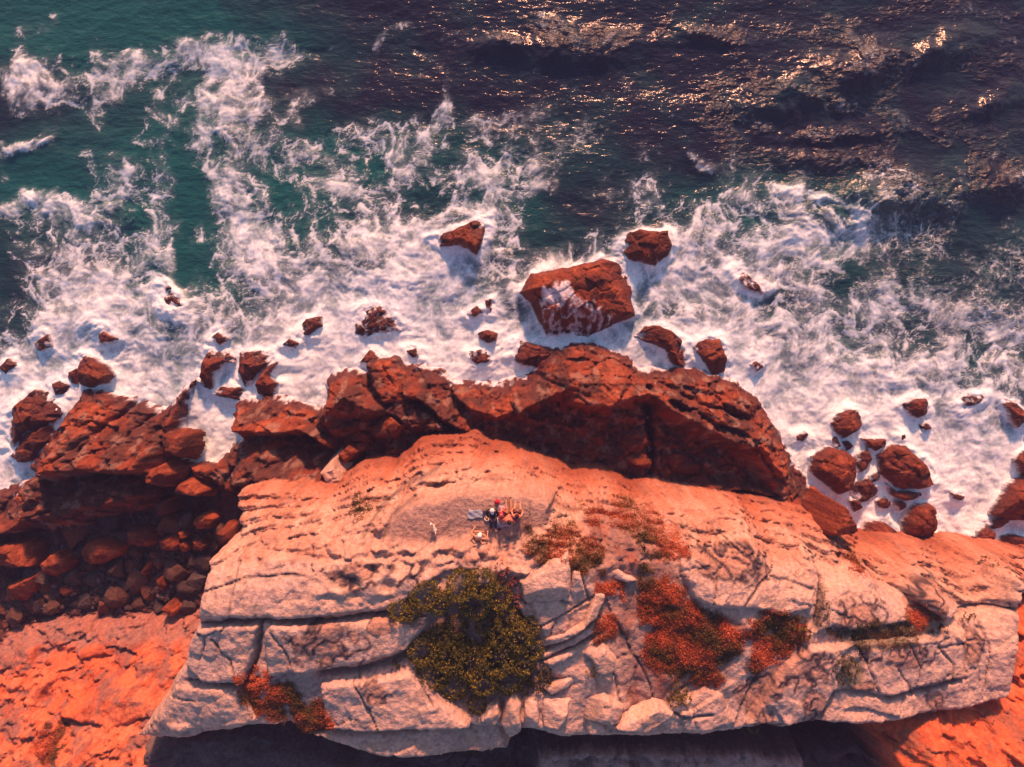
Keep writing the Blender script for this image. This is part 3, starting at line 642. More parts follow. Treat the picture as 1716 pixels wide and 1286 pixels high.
# outlines of the rocks in the surf (built further down), needed for the foam collars
SURF_G = 'boulders standing in the surf'
BOULDERS = [  # outline, height, foam wash, label
    ([(873, 490), (894, 460), (929, 453), (978, 444), (1009, 435), (1041, 444), (1074, 448), (1058, 477), (1055, 498), (1065, 530), (1037, 539), (985, 565), (971, 582), (925, 574), (904, 533), (894, 509)], 2.9, 0.30, 'largest red boulder in the surf with a white splash on it', (0.0, 0.10)),
    ([(1036, 413), (1048, 392), (1072, 385), (1104, 388), (1119, 385), (1125, 413), (1118, 430), (1097, 444), (1055, 434)], 1.5, 0.22, 'dark wet domed boulder farthest out beyond the largest red boulder', (0, 0)),
    ([(722, 399), (768, 381), (813, 364), (813, 388), (799, 427), (768, 411), (740, 413)], 1.5, 0.05, 'lone triangular red rock in the open white surf', (0, -0.1)),
    ([(58, 575), (84, 560), (89, 582), (68, 589)], 0.7, 0.15, 'small angular rock at the far left of the surf', (0, 0)),
    ([(164, 547), (182, 558), (202, 568), (185, 574), (166, 577)], 0.7, 0.1, 'small wedge shaped red rock above the round left boulder', (0, 0)),
    ([(135, 595), (157, 600), (182, 614), (192, 628), (182, 642), (154, 649), (136, 645), (133, 617)], 1.6, 0.16, 'rounded orange boulder with flat left side at left of the surf', (0, 0)),
    ([(117, 624), (134, 616), (135, 645), (115, 642)], 0.7, 0.1, 'dark wet rock tight against the rounded left boulder', (0, 0)),
    ([(89, 642), (105, 637), (120, 645), (118, 662), (95, 664)], 0.6, 0.2, 'small dark rock below left of the rounded left boulder', (0, 0)),
    ([(261, 477), (280, 470), (304, 495), (315, 512), (294, 523), (266, 519)], 0.45, 0.62, 'half drowned purple rock under foam in the left surf', (0, 0)),
    ([(352, 568), (367, 556), (385, 568), (371, 579)], 0.6, 0.25, 'small orange rock above the curved boulder', (0, 0)),
    ([(350, 589), (378, 584), (394, 600), (392, 610), (376, 609), (360, 624), (359, 649), (350, 652), (336, 631), (339, 610)], 1.3, 0.10, 'curved orange boulder shaped like a hook left of the wash channel', (0, 0)),
    ([(401, 589), (462, 587), (458, 600), (415, 651), (400, 625)], 1.0, 0.42, 'foam streaked slab beside the curved boulder', (0, 0)),
    ([(459, 598), (466, 609), (452, 628), (466, 642), (456, 663), (434, 660), (428, 644)], 1.3, 0.05, 'upright orange rock right of the foam streaked slab', (0, 0)),
    ([(350, 658), (371, 648), (402, 649), (427, 663), (402, 672), (371, 666)], 0.8, 0.3, 'low wet rock at the mouth of the wash channel', (0, 0)),
    ([(493, 558), (514, 535), (539, 530), (541, 547), (518, 563)], 0.7, 0.42, 'purple foam streaked rock in the surf left of centre', (0, 0)),
    ([(474, 579), (486, 567), (504, 575), (497, 584)], 0.5, 0.25, 'small reddish rock below the purple streaked rock', (0, 0)),
    ([(0, 617), (21, 596), (31, 614), (14, 628)], 0.6, 0.3, 'foam streaked rock at the left edge of the photo', (0, 0)),
    ([(0, 715), (21, 684), (56, 654), (80, 659), (119, 677), (94, 708), (42, 726), (21, 750), (3, 743)], 1.6, 0.36, 'large wet black boulder with white runoff at the left shore', (0, 0)),
    ([(21, 764), (38, 729), (87, 708), (98, 722), (60, 771), (35, 775)], 1.3, 0.05, 'smooth dark boulder below the one with white runoff', (0, 0)),
    ([(782, 526), (799, 511), (810, 523), (796, 533)], 0.6, 0.1, 'small red rock, upper left of the little cluster in mid surf', (0, 0)),
    ([(813, 503), (824, 501), (825, 525), (815, 526)], 0.45, 0.35, 'narrow foam washed rock in mid surf', (0, 0)),
    ([(801, 558), (817, 552), (834, 558), (832, 572), (817, 576), (803, 567)], 0.8, 0.05, 'small round orange rock in mid surf', (0, 0)),
    ([(785, 589), (810, 585), (831, 589), (825, 605), (799, 612), (787, 602)], 0.7, 0.2, 'flat red rock in mid surf nearest the ledge', (0, 0)),
    ([(843, 577), (866, 570), (908, 577), (932, 586), (934, 600), (901, 614), (873, 612), (859, 600), (843, 596)], 0.9, 0.40, 'dark wet rock with foam pouring over it below the largest boulder', (0, 0)),
    ([(680, 588), (698, 584), (703, 598), (691, 600)], 0.5, 0.0, 'tiny red rock in the foam above the flat topped ledge', (0, 0)),
    ([(603, 607), (621, 586), (638, 600), (633, 611)], 0.9, 0.05, 'small pointed dark rock at the corner of the ledge', (0, 0)),
    ([(596, 558), (600, 519), (628, 509), (670, 526), (675, 554), (610, 563)], 0.55, 0.58, 'flat rock awash with foam and bright spray', (0, 0)),
    ([(1065, 565), (1083, 547), (1107, 546), (1132, 561), (1149, 572), (1154, 600), (1142, 617), (1121, 603), (1114, 586), (1090, 577)], 1.3, 0.05, 'bent red boulder around a foam pool beside the ledge', (0, 0)),
    ([(1161, 579), (1179, 570), (1207, 568), (1217, 600), (1214, 621), (1193, 628), (1179, 607)], 1.5, 0.0, 'smooth dark red boulder right of the foam trickle', (0, 0)),
    ([(1254, 610), (1266, 605), (1282, 614), (1266, 624)], 0.5, 0.1, 'tiny dark rock off the right end of the ledge', (0, 0)),
    ([(1389, 703), (1417, 687), (1438, 687), (1450, 703), (1438, 722), (1413, 735), (1396, 722)], 1.3, 0.0, 'red boulder topmost of the cluster on the right', (0, 0)),
    ([(1511, 677), (1529, 668), (1550, 668), (1561, 684), (1550, 696), (1536, 701), (1520, 692)], 0.9, 0.25, 'dark wet round rock alone in the right surf', (0, 0)),
    ([(1599, 677), (1620, 660), (1650, 661), (1640, 675), (1610, 688)], 0.4, 0.66, 'submerged rock showing mauve through the right surf', (0, 0)),
    ([(1676, 666), (1697, 673), (1722, 694), (1728, 740), (1697, 708)], 1.1, 0.1, 'dark rock cut by the right edge of the photo', (0, 0)),
    ([(1363, 768), (1389, 749), (1413, 754), (1431, 768), (1433, 796), (1427, 820), (1406, 829), (1378, 806), (1361, 789)], 2.2, 0.0, 'large brown boulder on the left of the right cluster', (0, 0)),
    ([(1473, 763), (1497, 747), (1518, 749), (1546, 771), (1559, 792), (1564, 813), (1536, 821), (1501, 815), (1476, 792)], 2.2, 0.0, 'large orange boulder on the right of the right cluster', (-0.1, -0.1)),
    ([(1443, 735), (1482, 736), (1484, 747), (1466, 756), (1452, 750)], 0.9, 0.12, 'small red rock between the topmost and the large orange boulder', (0, 0)),
    ([(1431, 764), (1452, 750), (1460, 768), (1448, 789), (1436, 793)], 0.8, 0.35, 'rock with white runoff between the two large right boulders', (0, 0)),
    ([(1590, 824), (1616, 832), (1606, 839), (1594, 835)], 0.5, 0.0, 'thin sliver of red rock in the lower right foam', (0, 0)),
    ([(1664, 862), (1690, 813), (1711, 803), (1740, 808), (1740, 872), (1690, 872)], 2.4, 0.0, 'big orange boulder at the lower right edge by the shore', (0, 0)),
    ([(1391, 734), (1400, 730), (1408, 748), (1396, 752)], 0.5, 0.0, 'tiny dark rock under the topmost right boulder', (0, 0)),
    ([(1330, 725), (1345, 719), (1357, 730), (1350, 742), (1333, 738)], 0.4, 0.5, 'drowned pinkish rock by the right end of the ledge', (0, 0)),
    ([(1541, 712), (1552, 708), (1561, 718), (1548, 722)], 0.45, 0.1, 'tiny rock under the lone dark round rock', (0, 0)),
    ([(1482, 808), (1502, 822), (1540, 824), (1546, 832), (1516, 840), (1490, 828)], 0.9, 0.1, 'dark wet rock under the large orange right boulder', (0, 0)),
    ([(1430, 800), (1450, 796), (1468, 815), (1478, 836), (1440, 842), (1425, 828)], 0.7, 0.35, 'wet black rubble heap between the large right boulders', (0, 0)),
    ([(1515, 872), (1536, 846), (1557, 845), (1568, 874), (1560, 904), (1536, 900), (1515, 896)], 2.2, 0.0, 'pointed orange boulder against the right cliff foot', (0, 0)),
    ([(1441, 894), (1452, 874), (1480, 873), (1503, 892), (1497, 906), (1450, 906)], 1.5, 0.05, 'low red boulder at the cliff foot beside the upright block', (0, 0)),
    ([(1648, 876), (1676, 864), (1692, 874), (1664, 887)], 0.9, 0.1, 'small red rock under the big boulder at the right edge', (0, 0)),
    ([(1634, 890), (1651, 881), (1666, 892), (1657, 912), (1632, 912)], 1.0, 0.05, 'small rounded red rock at the right cliff foot', (0, 0)),
    ([(1662, 900), (1693, 895), (1730, 902), (1730, 922), (1655, 920)], 1.1, 0.0, 'flat red rock in the lower right corner of the surf', (0, 0)),
    ([(1700, 770), (1716, 756), (1745, 760), (1745, 806), (1712, 802)], 1.6, 0.0, 'dark red rock above the big boulder at the lower right edge', (0, 0)),
    ([(1622, 902), (1630, 894), (1638, 904), (1632, 914), (1622, 914)], 0.7, 0.1, 'tiny red rock at the cliff foot left of the small rounded one', (0, 0)),
    ([(1466, 838), (1482, 832), (1494, 842), (1484, 852), (1468, 850)], 0.6, 0.2, 'small wet rock below the black rubble heap', (0, 0)),
    ([(1496, 840), (1512, 838), (1520, 848), (1506, 856)], 0.6, 0.1, 'small dark rock above the pointed boulder at the cliff foot', (0, 0)),
    ([(1422, 838), (1436, 836), (1444, 850), (1430, 858)], 0.7, 0.1, 'small dark rock below the large brown boulder', (0, 0)),
    ([(1408, 740), (1420, 738), (1428, 748), (1418, 756)], 0.6, 0.15, 'small wet rock just above the large brown boulder', (0, 0)),
    ([(1456, 792), (1470, 790), (1474, 806), (1460, 808)], 0.6, 0.3, 'small foam washed rock beside the large orange boulder', (0, 0)),
    ([(1355, 764), (1364, 762), (1366, 770), (1357, 772)], 0.4, 0.0, 'tiny red pebble like rock left of the large brown boulder', (0, 0)),
    ([(1506, 729), (1514, 727), (1516, 737), (1507, 738)], 0.4, 0.0, 'tiny dark rock above the large orange right boulder', (0, 0)),
    ([(1225, 452), (1236, 446), (1262, 470), (1290, 482), (1276, 494), (1246, 484)], 0.35, 0.66, 'submerged rock showing purple right of the domed boulder', (0, 0))]

# ------------------------------------------------------------------ SEA
def axis(lo, hi, step, far):
    c = list(np.arange(lo, hi + 1e-6, step)); s = step; v = hi; up = []
    while v < far:
        s *= 1.35; v += s; up.append(v)
    s = step; v = lo; dn = []
    while v > -far:
        s *= 1.35; v -= s; dn.append(v)
    return np.array(dn[::-1] + c + up)
sx = axis(-35.5, 35.5, 0.074, 900); sy = axis(-11.2, 26.2, 0.074, 900)
SX, SY = np.meshgrid(sx.astype(np.float32), sy.astype(np.float32))
sw1 = fbm(SX, SY, 0.22, 4, 201); sw2 = fbm(SX, SY, 0.22, 4, 211)
PX = 858 + SX * F / H + 34 * sw1; PY = 643 - SY * F / H + 34 * sw2

# dense surf zone along the rocks
SURF = [(-400, 480), (0, 478), (30, 420), (90, 368), (160, 350), (230, 372), (300, 425), (328, 480), (362, 470), (400, 405), (432, 355), (480, 372), (540, 332), (600, 292), (660, 266), (720, 282), (780, 302), (850, 292), (882, 335), (890, 400), (920, 432), (980, 442), (1030, 385), (1050, 335), (1090, 302), (1130, 312), (1200, 332), (1300, 335), (1400, 340), (1436, 372), (1415, 410),
        (1360, 440), (1355, 480), (1420, 500), (1500, 520), (1540, 545), (1600, 550), (1716, 590), (2100, 640), (2100, 1200), (-400, 1200)]
dS = sdf(PX, PY, SURF)
D = sstep(-120, 95, dS + 45 * fbm(SX, SY, 0.35, 4, 206)) * 0.70 + 0.25 * sstep(20, 260, dS)
STROKES = [  # polyline, half width, density
    ([(20, 130), (90, 120), (170, 108), (250, 100), (320, 108), (400, 98), (470, 90)], 26, 0.72), ([(370, 90), (400, 62), (380, 70)], 10, 0.5), ([(440, 75), (470, 95), (545, 88)], 12, 0.55),
    ([(35, 50), (40, 90), (55, 130)], 9, 0.5), ([(75, 40), (60, 60)], 9, 0.45), ([(60, 150), (100, 165), (150, 180), (190, 140)], 24, 0.5), ([(150, 190), (165, 205)], 16, 0.45),
    ([(30, 160), (90, 190)], 26, 0.30), ([(390, 130), (375, 200), (365, 260), (375, 330), (400, 390)], 48, 0.80), ([(430, 150), (440, 180), (420, 210)], 14, 0.62), ([(340, 190), (335, 250)], 10, 0.5),
    ([(270, 140), (260, 170), (290, 160), (300, 130)], 12, 0.5), ([(240, 190), (235, 240), (270, 260), (280, 210), (250, 190)], 13, 0.5), ([(300, 180), (345, 165)], 9, 0.5),
    ([(135, 270), (180, 290), (230, 285), (270, 300)], 18, 0.48), ([(100, 345), (180, 335), (260, 330), (280, 390)], 16, 0.55), ([(0, 348), (40, 335), (75, 345)], 13, 0.7), ([(0, 250), (40, 246), (90, 240)], 8, 0.8), ([(0, 230), (6, 300)], 7, 0.45),
    ([(455, 230), (490, 185), (520, 165)], 15, 0.45), ([(440, 240), (465, 280), (500, 260), (540, 230)], 18, 0.42), ([(480, 270), (560, 260), (640, 240), (690, 215)], 24, 0.45), ([(560, 220), (610, 205), (640, 235)], 13, 0.40),
    ([(676, 30), (655, 55), (632, 85)], 7, 0.55), ([(700, 90), (735, 95), (760, 125), (755, 170), (738, 195), (725, 215)], 9, 0.5), ([(745, 190), (738, 215), (745, 240)], 13, 0.55),
    ([(810, 215), (850, 200), (910, 195), (950, 222), (985, 235)], 19, 0.55), ([(800, 245), (850, 240), (900, 262), (950, 245)], 26, 0.50), ([(955, 240), (975, 190)], 9, 0.4), ([(900, 280), (930, 300), (890, 320)], 24, 0.42), ([(790, 300), (830, 290), (860, 270)], 14, 0.5), ([(760, 260), (760, 300)], 12, 0.30),
    ([(900, 45), (930, 60), (975, 70), (1030, 62)], 15, 0.60), ([(960, 75), (985, 90)], 10, 0.45), ([(830, 75), (860, 75)], 8, 0.45), ([(740, 62), (775, 55)], 7, 0.42), ([(1040, 60), (1060, 70)], 7, 0.4),
    ([(1155, 68), (1190, 55), (1240, 58)], 8, 0.6), ([(1165, 133), (1230, 135), (1280, 152), (1360, 165), (1420, 180)], 8, 0.50), ([(1190, 160), (1230, 190), (1330, 220), (1380, 225)], 10, 0.46), ([(1430, 70), (1445, 90), (1420, 115), (1450, 112), (1515, 108)], 13, 0.62), ([(1440, 30), (1425, 60)], 8, 0.35),
    ([(1380, 178), (1430, 180), (1490, 200), (1520, 225)], 11, 0.45), ([(1345, 215), (1390, 222), (1440, 222)], 8, 0.5), ([(1535, 215), (1560, 232), (1595, 248)], 5, 0.6), ([(1470, 270), (1500, 240), (1490, 220)], 12, 0.42), ([(1415, 268), (1445, 264), (1480, 275)], 8, 0.75),
    ([(1455, 290), (1520, 310), (1580, 330), (1620, 320)], 20, 0.62), ([(1480, 310), (1540, 350), (1560, 390)], 26, 0.58), ([(1590, 330), (1598, 365)], 10, 0.6), ([(1690, 292), (1730, 280)], 11, 0.8), ([(1665, 240), (1670, 270)], 7, 0.4), ([(1690, 320), (1716, 345)], 15, 0.5), ([(1680, 370), (1690, 400)], 8, 0.4),
    ([(1665, 430), (1700, 440), (1740, 480)], 26, 0.8), ([(1620, 420), (1650, 450)], 12, 0.5), ([(1145, 265), (1200, 280)], 5, 0.75), ([(1300, 322), (1360, 325), (1410, 340), (1442, 375)], 9, 0.9), ([(1400, 430), (1480, 420), (1560, 440), (1620, 480), (1716, 520)], 46, 0.66), ([(1380, 500), (1480, 500), (1580, 520), (1700, 560)], 34, 0.55), ([(1440, 400), (1500, 390), (1560, 400)], 22, 0.55),
    ([(1200, 200), (1240, 230)], 18, 0.28), ([(1230, 250), (1290, 250), (1330, 290)], 20, 0.28), ([(1600, 30), (1690, 20)], 12, 0.38), ([(1680, 70), (1720, 60)], 10, 0.40), ([(1600, 110), (1650, 130)], 14, 0.35), ([(1690, 100), (1720, 120)], 12, 0.36),
    ([(560, 150), (620, 160)], 14, 0.25), ([(890, 120), (900, 150)], 10, 0.35), ([(940, 145), (965, 155)], 6, 0.4), ([(1040, 130), (1060, 165)], 9, 0.38), ([(1100, 180), (1120, 190)], 8, 0.4)]
for pts, w, den in STROKES:
    P = np.array(pts, float)
    bx = (PX > P[:, 0].min() - 3 * w - 10) & (PX < P[:, 0].max() + 3 * w + 10) & (PY > P[:, 1].min() - 3 * w - 10) & (PY < P[:, 1].max() + 3 * w + 10)
    if not bx.any(): continue
    dd = dist_line(PX[bx], PY[bx], P)
    g = 0.86 * den * np.exp(-(dd / (w * 1.3)) ** 2)
    D[bx] = D[bx] + g * (1 - np.clip(D[bx], 0, 1) * 0.8)
# holes of clear green water inside the surf
for (cx, cy, rx, ry, k) in [(300, 455, 22, 60, 0.6), (330, 330, 25, 60, 0.5), (905, 385, 30, 45, 0.6), (925, 340, 24, 30, 0.4), (1440, 455, 50, 20, 0.30), (1565, 450, 36, 24, 0.55), (1600, 540, 30, 20, 0.25), (1385, 470, 30, 25, 0.15), (705, 335, 45, 25, 0.28), (630, 430, 40, 22, 0.28), (30, 540, 40, 26, 0.45), (0, 470, 40, 50, 0.4), (760, 270, 26, 36, 0.2), (1060, 390, 50, 60, 0.15),
                            (1250, 470, 40, 30, 0.25), (1150, 520, 60, 25, 0.2), (880, 480, 30, 25, 0.2), (520, 390, 40, 20, 0.22), (150, 420, 40, 20, 0.15), (1530, 560, 60, 20, 0.2)]:
    D -= k * np.exp(-(((PX - cx) / rx) ** 2 + ((PY - cy) / ry) ** 2))
# water heaps up and froths against the rocks
COLLAR = np.zeros(SX.shape)
ppx = 858 + SX * F / H; ppy = 643 - SY * F / H
for poly, h, wash, label, tl in BOULDERS:
    P = np.array(poly, float)
    i0, i1 = np.searchsorted(sx, [(P[:, 0].min() - 40 - 858) * H / F, (P[:, 0].max() + 40 - 858) * H / F])
    j0, j1 = np.searchsorted(sy, [(643 - P[:, 1].max() - 40) * H / F, (643 - P[:, 1].min() + 40) * H / F])
    q = (slice(j0, j1), slice(i0, i1))
    dd = -sdf(ppx[q] + 14 * sw1[q] + 4 * fbm(SX[q], SY[q], 1.2, 2, 215), ppy[q] + 14 * sw2[q], P)
    COLLAR[q] = np.maximum(COLLAR[q], np.exp(-(np.clip(dd, 0, None) / 9.0) ** 2))
D = D + 0.45 * COLLAR
D = np.clip(D, 0, 1.1) * sstep(3000, 1200, np.hypot(SX, SY) * 30)
# colour of the water itself: 0 navy deep, 1 green shallows
T = 0.06 + 0.0 * SX
for (cx, cy, rx, ry, k) in [(100, 30, 260, 90, 0.75), (330, 60, 200, 50, 0.5), (40, 300, 140, 70, 0.75), (280, 230, 130, 130, 0.55), (450, 320, 160, 100, 0.7), (740, 260, 110, 70, 0.75), (900, 330, 90, 90, 0.75), (600, 260, 150, 60, 0.5), (1350, 380, 160, 80, 0.65), (1540, 440, 180, 110, 0.7), (1250, 330, 100, 50, 0.4), (1700, 420, 80, 110, 0.4), (1150, 90, 0.1, 0.1, 0), (300, 440, 80, 90, 0.5), (930, 250, 120, 60, 0.35)]:
    T = T + k * np.exp(-(((PX - cx) / max(rx, 1)) ** 2 + ((PY - cy) / max(ry, 1)) ** 2))
T = np.clip(T * mix(1.4, 0.5, sstep(480, 720, PX)) + 0.35 * sstep(-90, 30, dS) + 0.12 * sw2, 0, 1)
# roughened patches that glitter towards the sun
G = 0.10 + 0.55 * sstep(700, 1300, PX) * sstep(420, 250, PY)
for (cx, cy, rx, ry, k) in [(985, 68, 95, 34, 1.5), (1200, 60, 60, 16, 1.4), (1455, 100, 90, 48, 1.3), (1300, 170, 170, 50, 0.6), (1420, 210, 120, 40, 0.6), (1520, 320, 140, 70, 0.9), (1690, 300, 60, 60, 0.7), (850, 75, 60, 25, 0.5), (290, 200, 60, 80, 0.5), (80, 140, 100, 80, 0.4)]:
    G = G + k * np.exp(-(((PX - cx) / rx) ** 2 + ((PY - cy) / ry) ** 2))
# lace of foam: warped filaments and cell walls, widened by the local amount of foam
def curlwarp(x, y, f, amt, seed, o=3):
    e = 0.05 / f
    n0 = fbm(x, y, f, o, seed); nx_ = fbm(x + e, y, f, o, seed); ny_ = fbm(x, y + e, f, o, seed)
    return x + amt * (ny_ - n0) / e / f, y - amt * (nx_ - n0) / e / f
def line(n, w): return np.exp(-(n / w) ** 2)
p1 = curlwarp(SX, SY, 0.10, 0.24, 301, 3)
p2 = curlwarp(*p1, 0.35, 0.075, 311, 2)
rx, ry = fbm(SX, SY, 1.5, 4, 321, 0.6), fbm(SX, SY, 1.5, 4, 325, 0.6)
p3 = (p2[0] + 0.34 * rx, p2[1] + 0.34 * ry)
body = fbm(*p1, 0.30, 5, 341, 0.58); body2 = fbm(*p2, 1.0, 5, 347, 0.62)
grain = 0.35 * fbm(SX, SY, 6.0, 2, 351, 0.9)
Dn = np.clip(D + (0.50 * body + 0.22 * body2) * (0.25 + 3.0 * D * np.clip(1.05 - D, 0, 1)), 0, 1.1) * sstep(0.02, 0.15, D)
f1, f2, cid = worley(p3[0] * 0.55, p3[1] * 0.55, 3); eA = f2 - f1
f1, f2, cid = worley(p3[0] * 1.25 + 9, p3[1] * 1.25, 5); eB = f2 - f1
f1, f2, cid = worley(p3[0] * 2.9 + 4, p3[1] * 2.9, 6); eC = f2 - f1
def net(e, w): return sstep(w, 0.12 * w, e)
wA = 0.03 + 0.42 * Dn ** 1.5; wB = 0.02 + 0.40 * Dn ** 1.7; wC = 0.002 + 0.45 * Dn ** 2
brk = sstep(-0.30, 0.12, body2 + (Dn - 0.45) * 1.1)
lace = np.maximum(np.maximum(net(eA, wA), 0.85 * net(eB, wB)), 0.6 * net(eC, wC)) * brk
thin = np.maximum(line(perlin(p3[0] * 0.6, p3[1] * 0.6, 331), 0.05), line(perlin(p3[0] * 1.4, p3[1] * 1.4, 335), 0.06))
lace = np.maximum(lace, 0.8 * thin * sstep(0.25, 0.6, Dn) * brk)
patch = sstep(0.50, 1.0, Dn + 0.45 * body2 + 0.10 * grain)
veil = sstep(0.10, 0.9, Dn) * np.clip(0.50 + 0.8 * body + 0.5 * body2, 0.05, 1) * 0.8
alpha = np.clip(np.maximum(lace * sstep(0.10, 0.42, Dn) * (0.75 + 0.5 * body2), np.maximum(veil, patch * (0.72 + 0.28 * lace))), 0, 1)
alpha = np.clip(alpha * (1 + 0.30 * grain), 0, 1) ** 1.1
alpha = np.maximum(alpha, sstep(0.55, 0.95, D) * np.clip(0.76 + 0.45 * body + 0.40 * body2, 0.3, 1) * (0.80 + 0.20 * sstep(0, 160, dS)))
surf = sstep(-90, 10, dS)
# out at sea the foam is broken into flecks
speck = sstep(0.02, 0.22, fbm(SX * 0.8, SY * 1.3, 3.2, 3, 371, 0.75) + 0.30 * body2)
patchG = np.clip(G - 0.45, 0, 1) * sstep(-0.05, 0.25, fbm(*p1, 0.32, 4, 375) + 0.9 * (np.clip(D, 0, 0.6) - 0.12))
alpha = alpha * mix(0.04 + 0.40 * speck, 1.0, np.clip(surf + sstep(1000, 700, PX) * 0.8, 0, 1))
speck2 = sstep(0.05, 0.30, fbm(SX * 0.7, SY * 2.4, 2.4, 3, 373, 0.7) + 0.35 * body2)
alpha = np.maximum(alpha, 0.10 * speck2 * sstep(0.12, 0.5, patchG) * (1 - surf))
p4 = curlwarp(*p2, 0.55, 0.10, 381, 2)
strand = 0.8 * line(perlin(p4[0] * 0.8, p4[1] * 0.8, 383), 0.07) + 0.6 * line(perlin(p4[0] * 1.7, p4[1] * 1.7, 385), 0.09) + 0.45 * line(perlin(p4[0] * 3.4, p4[1] * 3.4, 387), 0.12)
bright = np.clip(0.34 + 0.62 * strand + 0.20 * lace + 0.45 * body2 + 0.60 * body + 0.20 * grain + 0.16 * sstep(60, 260, dS) + 0.25 * COLLAR, 0, 1)
alpha = np.clip(np.maximum(alpha, strand * 0.55 * sstep(0.50, 0.85, Dn)), 0, 1)
alpha = np.maximum(alpha, COLLAR * np.clip(0.85 + 0.6 * body2, 0, 1))
alpha = mix(alpha, sstep(0.08, 0.84, alpha), 0.45)
surge = fbm(*p1, 0.11, 3, 389)
WCOL = mixc(np.zeros(SX.shape + (3,)) + np.array((0.014, 0.018, 0.040)), (0.009, 0.092, 0.096), np.clip(T + 0.35 * fbm(*p1, 0.3, 3, 361), 0, 1))
FCOL = mixc(np.zeros(SX.shape + (3,)) + np.array((0.52, 0.56, 0.62)), (0.93, 0.92, 0.93), bright)
bright = np.clip(bright + 0.7 * surge, 0, 1)
FCOL = mixc(np.zeros(SX.shape + (3,)) + np.array((0.42, 0.55, 0.60)), (0.97, 0.96, 0.96), np.clip(bright * 1.05, 0, 1))
FCOL = np.clip(FCOL * np.array((0.84, 0.98, 1.08)), 0, 0.98)
SEAC = WCOL + (FCOL - WCOL) * alpha[..., None]

# wavelets that glitter towards the low sun
GLM = np.clip(sstep(0.05, 0.6, patchG) + 0.5 * sstep(1120, 1300, PX) * sstep(0.05, 0.3, fbm(SX * 0.5, SY * 1.3, 0.35, 4, 377)), 0, 1) * (1 - surf)
# surface height: swell, chop and boiling surf
near = sstep(120, 50, np.hypot(SX, SY))
SZ = near * (0.25 * fbm(SX * 0.35 + 0.1 * SY, SY, 0.22, 3, 221) + 0.05 * ridged(SX * 0.7, SY * 1.15, 0.7, 3, 225)
     + COLLAR * (0.16 + 0.20 * body2) + sstep(0.1, 0.7, D) * (0.030 * body2 + 0.34 * body + 0.010 * lace)
     + 0.03 * fbm(SX * 0.45, SY * 1.5, 1.4, 3, 228, 0.6) * (1 - sstep(0.05, 0.5, alpha))
     + GLM * mix(0.030, 0.026, sstep(1000, 1350, PX)) * np.clip(0.75 + 1.2 * fbm(SX * 0.5, SY, 0.9, 3, 229), 0.1, 1.15) * np.sin(2 * np.pi * (mix(1.85, 1.45, sstep(1000, 1350, PX)) * SY - mix(0.05, 1.0, sstep(1000, 1350, PX)) * (SX - 8) + 1.8 * fbm(SX * 0.6, SY, 0.9, 3, 230))))
for pts, w, hh in (([(1300, 322), (1360, 325), (1410, 340), (1442, 375)], 14, 0.6), ([(1415, 268), (1445, 264), (1480, 275)], 9, 0.45), ([(1145, 265), (1200, 280)], 8, 0.45), ([(0, 250), (40, 246), (90, 240)], 10, 0.5), ([(0, 345), (60, 335)], 14, 0.5), ([(100, 352), (170, 350), (240, 375)], 18, 0.55), ([(1690, 292), (1730, 280)], 14, 0.6), ([(1455, 290), (1520, 310), (1590, 335)], 16, 0.45), ([(900, 45), (940, 62), (1030, 66)], 14, 0.4), ([(1155, 68), (1240, 60)], 9, 0.4), ([(1410, 112), (1515, 108)], 12, 0.4), ([(1165, 135), (1280, 152), (1420, 180)], 9, 0.35), ([(360, 260), (420, 225), (440, 200)], 16, 0.3), ([(380, 350), (470, 360)], 14, 0.3), ([(560, 480), (640, 500), (700, 490)], 14, 0.35), ([(150, 540), (250, 560), (330, 540)], 18, 0.35), ([(200, 610), (250, 660)], 14, 0.3), ([(620, 440), (660, 480)], 12, 0.3), ([(1535, 215), (1595, 248)], 6, 0.3), ([(1350, 160), (1420, 178)], 7, 0.3)):
    dd = dist_line(PX, PY, np.array(pts, float)); SZ += 0.38 * hh * np.exp(-(dd / (1.6 * w)) ** 2) * (0.6 + body2)


# swell faces turned to the sun carry the glitter
for (cx, cy, rx_, ry_) in [(985, 66, 95, 30), (1200, 58, 60, 15), (1455, 98, 85, 38), (1300, 160, 150, 22), (1420, 208, 110, 20), (1520, 312, 120, 42), (1690, 292, 55, 26), (850, 74, 50, 16), (1380, 255, 70, 16), (1600, 70, 60, 24), (1660, 160, 60, 22)]:
    SZ += 0.54 * (ry_ / 25.7) * np.exp(-((PX - cx + 1.2 * (PY - cy)) / rx_) ** 2 - ((PY - cy - 0.7 * ry_) / ry_) ** 2) * np.clip(1 + 0.9 * body, 0.3, 1.6)

